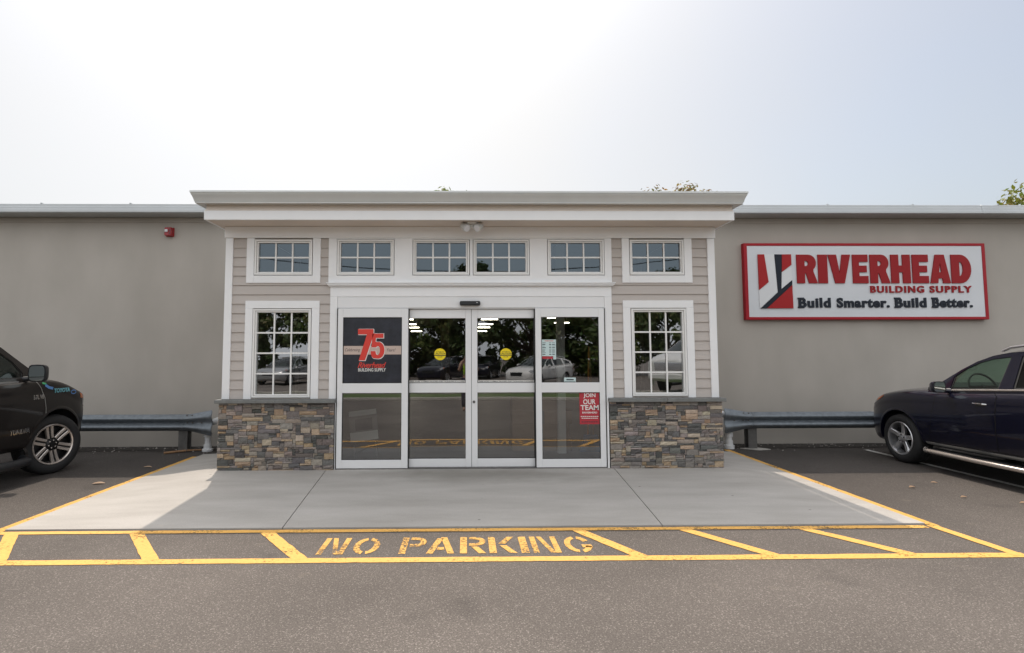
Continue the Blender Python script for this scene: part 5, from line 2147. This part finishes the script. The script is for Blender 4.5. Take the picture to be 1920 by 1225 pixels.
for s in (-1, 1):
    wheel(pk, (s * (.965 if s > 0 else .93), -.93, .405), .405, .28, .275, 'truck', s, radians(-21))
    wheel(pk, (s * .985, -4.62, .405), .405, .28, .275, 'truck', s)
    arch_lip(H, s, .91, .485, .41, 'truck_paint', .035, -14, 200, .008)
    arch_lip(H, s, 4.62, .485, .41, 'truck_paint', .035, -14, 194, .008)
    d1 = H.patch('door', s, [(1.40, .42), (1.9, .405), (2.66, .405)], [(1.34, 1.285), (2.0, 1.285), (2.68, 1.285)], 'truck_paint', .003, 26, 22)
    d2 = H.patch('door', s, [(2.68, .405), (3.3, .405), (3.90, .42)], [(2.70, 1.285), (3.3, 1.285), (3.90, 1.285)], 'truck_paint', .003, 20, 18)
    H.ribbon('door_edge_trim', s, [(1.345, 1.29), (1.26, 1.19), (1.195, 1.07), (1.168, .93), (1.160, .78), (1.175, .62), (1.22, .50), (1.29, .425), (1.42, .400), (1.9, .395), (2.66, .395)], .011, 'pale_edge', .005, n=6)
    H.ribbon('door_gap', s, [(2.67, 1.29), (2.67, .40)], .008, 'gap', .0045, n=16)
    handle(d1, s, 2.40, 1.13, H, 'truck_paint'); handle(d2, s, 3.60, 1.13, H, 'truck_paint')
    H.ribbon('belt_moulding', s, [(1.60, 1.292), (2.66, 1.292), (3.9, 1.292)], .022, 'pale_edge', .004, n=14)
    H.patch('side_marker', s, [(.33, .99), (.39, 1.0), (.45, 1.01)], [(.34, 1.05), (.395, 1.065), (.46, 1.085)], 'amber', .006, 6, 5)
    H.patch('headlamp', s, [(.29, .88), (.33, .88), (.38, .90)], [(.29, 1.01), (.335, 1.04), (.385, 1.05)], 'lamp_lens', .006, 8, 6)
    b = MB()
    b.tube([(s * .90, -1.42, .30), (s * 1.03, -1.50, .275), (s * 1.045, -1.7, .268), (s * 1.045, -3.6, .268), (s * .95, -3.7, .30)], [.045, .055, .058, .058, .05], 12)
    b.build('side_step', 'black_plastic', pk, local=True, smooth=True)
    mirror(pk, s, 1.50, 1.40, .985, 1.215, .225, 'black_plastic')
    # badges
    sgn = s

    def on_side(q, s=s, H=H):
        """text laid out along the vehicle: q.x is u (reading direction handled by caller)"""
        xx = H.x(s, q[0], q[2])
        return ((xx if xx is not None else s * .99) + s * (.006 - q[1]), -q[0], q[2])
    def side_text(nm, body, ua, ub, z0, z1, m, parent, bold=.02, shear=0.0, depth=.004):
        # on the right side reading runs towards the nose (u falls), on the left side towards the tail
        b_ = MB()
        if s > 0:
            text_into(b_, body, -ub, -ua, z0, z1, 0, depth, bold, shear, 1.0, 0, lambda q: on_side((-q[0], q[1], q[2])))
        else:
            text_into(b_, body, ua, ub, z0, z1, 0, depth, bold, shear, 1.0, 0, lambda q: on_side((q[0], q[1], q[2])))
        return b_.build(nm, m, parent, local=True)
    side_text('badge', 'TUNDRA', 1.42, 1.76, .628, .696, 'chrome', d1, .04)
    side_text('badge', '5.7L V8', 1.22, 1.40, 1.05, 1.11, 'chrome', d1, .03)
    side_text('decal_lettering', 'TOYOTA', .70, 1.02, 1.115, 1.175, 'decal_cyan', pk, .03)
    b = MB()
    H.ribbon('', s, [(1.24, 1.262), (1.17, 1.245)], .026, '', .006, mb=b)
    b.build('decal', 'decal_green', pk, local=True)
    b = MB()
    H.ribbon('', s, [(1.19, 1.232), (1.12, 1.195), (1.04, 1.180)], .036, '', .006, mb=b)
    H.ribbon('', s, [(.62 + .045 * cos(a * pi / 6) * 1.2, 1.105 + .026 * sin(a * pi / 6)) for a in range(12)], .012, '', .006, mb=b, closed=True, n=2)
    b.build('decal', 'decal_blue', pk, local=True)
b = MB()
b.prism([(-.62, .74), (.62, .74), (.66, 1.02), (-.66, 1.02)], 'y', -.34, -.26)
b.build('grille', 'chrome', pk, local=True, bevel=.015)
b = MB()
b.box(-.90, .90, -.42, -.24, .46, .66)
b.build('bumper', 'truck_paint', pk, local=True, bevel=.04)
b = MB()
b.box(-.86, .86, -5.80, -5.74, .62, 1.24)
b.build('tailgate', 'truck_paint', pk, local=True, bevel=.01)


def copy_tree(o, parent=None, swap=None, to=None):
    c = o.copy()
    COL.objects.link(c)
    if parent is not None: c.parent = parent
    if swap and c.type == 'MESH':
        for sl in c.material_slots:
            if sl.material and sl.material.name == swap:
                sl.link = 'OBJECT'
                sl.material = M[to]
    for ch in list(o.children):
        copy_tree(ch, c, swap, to)
    return c


# cars across the lot, behind the photographer; the glass shows their reflections
for (src, x, y, rz, sw, to, lab, grp) in (
        (car, -2.2, -17.5, .45, 'suv_paint', 'suv_paint', 'black car across the lot, mirrored below the sticker beside the poster', 'cars across the lot'),
        (car, .6, -22.0, .25, 'suv_paint', 'suv_paint', 'dark car under the trees across the lot, mirrored in the door with the lock', 'cars across the lot'),
        (car, 2.6, -14.0, .70, 'suv_paint', 'white_car_paint', 'white car across the lot, mirrored below the yellow sticker beside the hours sign', 'cars across the lot'),
        (car, -10.5, -15.0, .2, 'suv_paint', 'silver_car_paint', 'silver car across the lot, mirrored in the window above the stone base', 'cars across the lot'),
        (pk, 7.9, -7.2, 1.05, 'truck_paint', 'white_car_paint', 'white pickup across the lot, mirrored in the window nearest the store sign', 'cars across the lot')):
    c = copy_tree(src, None, sw, to)
    c.location = (x, y, 0.0)
    c.rotation_euler = (0, 0, rz)
    c['label'] = lab
    c.scale = (.95, .95, .88) if src is car else (1.2, 1.2, 1.25)
    c['group'] = grp

# ================================================================== TREES


def tree_mesh(seed, height, spread, trunk_r, nleaf, leaf, tones, clumps, base=.35):
    """returns (trunk mesh builder, crown mesh builder): tapered trunk and limbs, leaves scattered in clumps round the limb ends"""
    rnd = random.Random(seed)
    tb, cb = MB(), MB()
    h0 = height * .55
    tb.tube([(0, 0, 0), (.04, .02, h0 * .3), (-.05, .06, h0 * .7), (.02, .0, h0), (.1, .05, height * .8)], [trunk_r * 1.25, trunk_r, trunk_r * .8, trunk_r * .55, trunk_r * .15], 9)
    tips = []
    for k in range(clumps):
        a = rnd.uniform(0, 2 * pi)
        zz = height * rnd.uniform(base, .97)
        f = sin(pi * clamp((zz / height - base) / (1.06 - base)) ** .75) ** .7
        r = spread * f * rnd.uniform(.45, 1.0)
        p = Vector((r * cos(a), r * sin(a), zz))
        tips.append(p)
        if k % 2 == 0:
            st = Vector((0, 0, max(height * .22, zz - r * .8 - .4)))
            mid = st.lerp(p, .55) + Vector((rnd.uniform(-.2, .2), rnd.uniform(-.2, .2), .15))
            tb.tube([st, mid, p], [trunk_r * .32, trunk_r * .18, .012], 5, cap=False)
    per = max(1, nleaf // clumps)
    for p in tips:
        cr_ = rnd.uniform(.5, 1.0) * spread * .27
        t = rnd.choice(tones)
        lum = rnd.uniform(.7, 1.25)
        for i in range(per):
            d = Vector((rnd.gauss(0, 1), rnd.gauss(0, 1), rnd.gauss(0, .75)))
            d = d.normalized() * cr_ * rnd.random() ** .45
            q = p + d
            n = (d.normalized() + Vector((rnd.uniform(-.8, .8), rnd.uniform(-.8, .8), rnd.uniform(-.3, 1)))).normalized()
            a = n.orthogonal().normalized()
            a.rotate(Matrix.Rotation(rnd.uniform(0, 6.28), 3, n))
            b2 = n.cross(a)
            s1, s2 = leaf * rnd.uniform(.6, 1.2), leaf * rnd.uniform(.35, .6)
            c = tuple(clamp(v * lum * rnd.uniform(.8, 1.2)) for v in t)
            cb.face([q - a * s1, q - b2 * s2 + n * .1 * s1, q + a * s1, q + b2 * s2 + n * .1 * s1], c)
    return tb, cb


GREENS = [(.085, .125, .036), (.115, .16, .042), (.07, .11, .03), (.13, .16, .048)]
YELLOWS = [(.27, .24, .035), (.20, .21, .035), (.34, .26, .04), (.15, .18, .035)]
BROWNS = [(.34, .19, .06), (.28, .17, .06), (.38, .24, .07), (.22, .17, .07)]


def tree(name, label, loc, args, group=None, top=None):
    r = thing(name, label, 'tree', loc, group=group)
    tb, cb = tree_mesh(*args)
    tb.build('trunk', 'bark', r, local=True, smooth=True)
    if top:          # scale so that the tip ends at the given height
        k = top / max(v_.co.z for v_ in cb.bm.verts)
        r.scale = (k, k, k)
    cb.build('crown', 'leaf', r, local=True, fix=False)
    return r


# behind the roof
tree('roadside_tree', 'yellow-green tree rising behind the grey roof edge beyond the store sign', (30.3, 26.0, 0), (5, 9.9, 4.0, .24, 9000, .13, YELLOWS, 60), None, 12.0)
tree('roadside_tree', 'brown leaved tree top showing over the end of the entrance roof', (9.55, 26.0, 0), (6, 9.25, 2.9, .2, 6500, .11, BROWNS, 60), None, 9.62)
tree('roadside_tree', 'tip of a bright green tree barely showing over the entrance roof', (-.95, 26.0, 0), (8, 9.12, 2.2, .2, 3000, .12, [(.16, .19, .03), (.12, .16, .03)], 40), None, 9.52)

# across the lot, behind the photographer (mirrored in the glass)
v = MB()
rows = []
random.seed(5)
for j in range(6):
    rows.append([(-60 + 4 * i, -5.05 - j * .55 + random.uniform(-.04, .04), .06 + (.05 * sin(j)) + random.uniform(0, .03)) for i in range(31)])
v.grid(rows)
tag(v.build('grass', 'grass', fix=False, smooth=True), kind='stuff')
v = MB(); v.box(-60, 60, -5.0, -4.85, 0, .10); v.box(-60, 60, -8.0, -7.85, 0, .13)
tag(v.build('kerb', 'kerb_stone', bevel=.01), kind='structure')
protos = [tree('shade_tree', 'tall dark green tree', (0, 0, 0), (21, 7.6, 3.9, .26, 8500, .24, GREENS, 84, .04)),
          tree('shade_tree', 'broad dark green tree', (0, 0, 0), (22, 6.9, 4.2, .25, 8000, .25, GREENS, 80, .04)),
          tree('shade_tree', 'slender green tree', (0, 0, 0), (23, 8.6, 3.0, .22, 7000, .23, GREENS, 74, .05))]
random.seed(9)
words = ['tall dense green tree', 'broad leafy green tree', 'slender upright green tree']
for i, x in enumerate((-27, -20.5, -15, -9.5, -4.6, .5, 5.2, 10.2, 15.5, 21.5, 28)):
    k = i % 3
    if i < 3: o = protos[i]
    else: o = copy_tree(protos[k])
    y = -27 + random.uniform(-2.5, 2.0)
    o.location = (x, y, 0)
    o.rotation_euler = (0, 0, random.uniform(0, 6.28))
    sc = random.uniform(.85, 1.12)
    o.scale = (sc, sc, sc * random.uniform(.9, 1.05))
    nth = ('first', 'second', 'third', 'fourth', 'fifth', 'sixth', 'seventh', 'eighth', 'ninth', 'tenth', 'last')[i]
    o['label'] = f'{words[k]}, {nth} in the mirrored row counted from the silver car'
    o['group'] = 'trees across the lot'

# overhead line on the far side (mirrored in the high windows)
for i, (x, y) in enumerate(((-15.5, -19.5), (17.0, -19.0))):
    up = thing('utility_pole', f'wooden utility pole across the lot near the {"silver car" if i == 0 else "white pickup"}', 'pole', (x, y, 0), group='utility poles across the lot')
    b = MB(); b.tube([(0, 0, 0), (0, 0, 11.2)], [.17, .11], 12); b.build('pole', 'pole_wood', up, local=True, smooth=True)
    b = MB(); b.box(-.06, .06, -1.2, 1.2, 10.3, 10.42); b.box(-.05, .05, -.7, .7, 9.3, 9.4); b.build('crossarm', 'pole_wood', up, local=True)
for dy, z, sag, lab in ((-1.1, 10.45, .9, 'uppermost outer'), (0, 11.1, 1.0, 'highest'), (1.1, 10.45, .8, 'uppermost inner'), (.6, 9.42, 1.1, 'middle'), (0, 8.0, 1.3, 'lowest thick')):
    b = MB()
    pts = []
    for k in range(41):
        t = -1.0 + 3.0 * k / 40
        x = -15.5 + 32.5 * t
        tt = t - math.floor(t)
        pts.append((x, -19.5 + .5 * t + dy, z - 4 * sag * tt * (1 - tt)))
    b.tube(pts, .03 if 'thick' in lab else .016, 5)
    tag(b.build('power_line', 'wire', smooth=True), f'{lab} overhead cable between the utility poles across the lot', 'cable', 'overhead cables')

# ================================================================== THE PHOTOGRAPHER (mirrored in the door glass)


def skin_body(name, pts, edges, rad, m, parent, root=0):
    me = bpy.data.meshes.new(name)
    me.from_pydata(pts, edges, [])
    o = bpy.data.objects.new(name, me); COL.objects.link(o)
    o.modifiers.new('skin', 'SKIN')
    md = o.modifiers.new('sub', 'SUBSURF'); md.levels = 2; md.render_levels = 2
    for i, sv in enumerate(me.skin_vertices[0].data):
        sv.radius = rad[i] if isinstance(rad[i], tuple) else (rad[i], rad[i])
        sv.use_root = (i == root)
    em = eval_mesh(o)
    kill(o)
    for p in em.polygons: p.use_smooth = True
    return link_mesh(name, em, m, parent)
ph = thing('person', 'person in a yellow-green vest and navy trousers holding a camera', 'person', (.07, -.85, 0))
bp_, be_, br_ = [], [], []


def jn(p, r, par=None):
    bp_.append(p); br_.append(r)
    if par is not None: be_.append((par, len(bp_) - 1))
    return len(bp_) - 1


pel = jn((0, 0, .95), (.155, .11))
wa = jn((0, 0, 1.12), (.14, .10), pel)
ch = jn((0, -.01, 1.30), (.17, .115), wa)
nk0 = jn((0, -.01, 1.44), (.09, .075), ch)
nk = jn((0, .0, 1.50), (.055, .055), nk0)
h1 = jn((0, .015, 1.56), (.062, .07), nk)
h2 = jn((0, .02, 1.65), (.075, .092), h1)
h3 = jn((0, .005, 1.73), (.055, .065), h2)
jn((0, .105, 1.62), (.014, .014), h2)          # nose
for s in (-1, 1):
    jn((s * .082, .0, 1.64), (.012, .02), h2)  # ear
    hp = jn((s * .095, 0, .90), (.095, .095), pel)
    kn = jn((s * .11, .02, .50), (.062, .065), hp)
    an = jn((s * .115, -.01, .09), (.042, .045), kn)
    jn((s * .125, .15, .045), (.04, .03), an)
    sh = jn((s * .19, -.01, 1.40), (.062, .062), nk0)
    el = jn((s * .27, .10, 1.15), (.046, .046), sh)
    wr = jn((s * .12, .27, 1.47), (.028, .028), el)
    hd = jn((s * .075, .29, 1.56), (.036, .022), wr)
    for f in range(4):
        k1 = jn((s * (.095 - .022 * f), .315, 1.60 + .004 * f), (.0095, .0095), hd)
        k2 = jn((s * (.075 - .022 * f), .345, 1.625 - .003 * f), (.0085, .0085), k1)
        jn((s * (.060 - .018 * f), .350, 1.605), (.0075, .0075), k2)
    t1 = jn((s * .055, .26, 1.575), (.011, .011), hd)
    jn((s * .04, .27, 1.60), (.009, .009), t1)
skin_body('body', bp_, be_, br_, 'skin', ph)
skin_body('vest', [(0, 0, .98), (0, 0, 1.12), (0, -.01, 1.30), (0, -.01, 1.43), (-.17, -.01, 1.41), (.17, -.01, 1.41)], [(0, 1), (1, 2), (2, 3), (3, 4), (3, 5)],
          [(.18, .135), (.165, .125), (.195, .138), (.10, .09), (.078, .078), (.078, .078)], 'hivis', ph)
skin_body('trousers', [(0, 0, .97), (-.1, 0, .88), (-.112, .02, .5), (-.117, -.005, .10), (.1, 0, .88), (.112, .02, .5), (.117, -.005, .10)], [(0, 1), (1, 2), (2, 3), (0, 4), (4, 5), (5, 6)],
          [(.17, .125), (.112, .115), (.083, .086), (.07, .075), (.112, .115), (.083, .086), (.07, .075)], 'navy_cloth', ph)
skin_body('hair', [(0, -.01, 1.70), (0, -.03, 1.66), (0, -.045, 1.58)], [(0, 1), (1, 2)], [(.085, .085), (.09, .07), (.06, .045)], 'hair', ph)
b = MB()
for s in (-1, 1): b.lathe([(.001, .112), (.009, .111), (.012, .104)], 10, 'y', org=(s * .032, 0, 1.655))
b.box(-.026, .026, .100, .110, 1.572, 1.582)
b.build('face', 'hair', ph, local=True)
cm = thing('camera_body', 'black camera held up at eye level by the person in the yellow-green vest', 'camera', (.07, -.85 + .31, 1.60))
b = MB(); b.box(-.065, .065, -.03, .03, -.035, .05); b.box(-.025, .025, -.02, .03, .0505, .075); b.build('housing', 'black_plastic', cm, local=True, bevel=.008)
b = MB(); b.lathe([(.034, .0305), (.038, .06), (.038, .10), (.030, .101), (.012, .09)], 24, 'y'); b.build('camera_lens', 'black_plastic', cm, local=True, smooth=True)
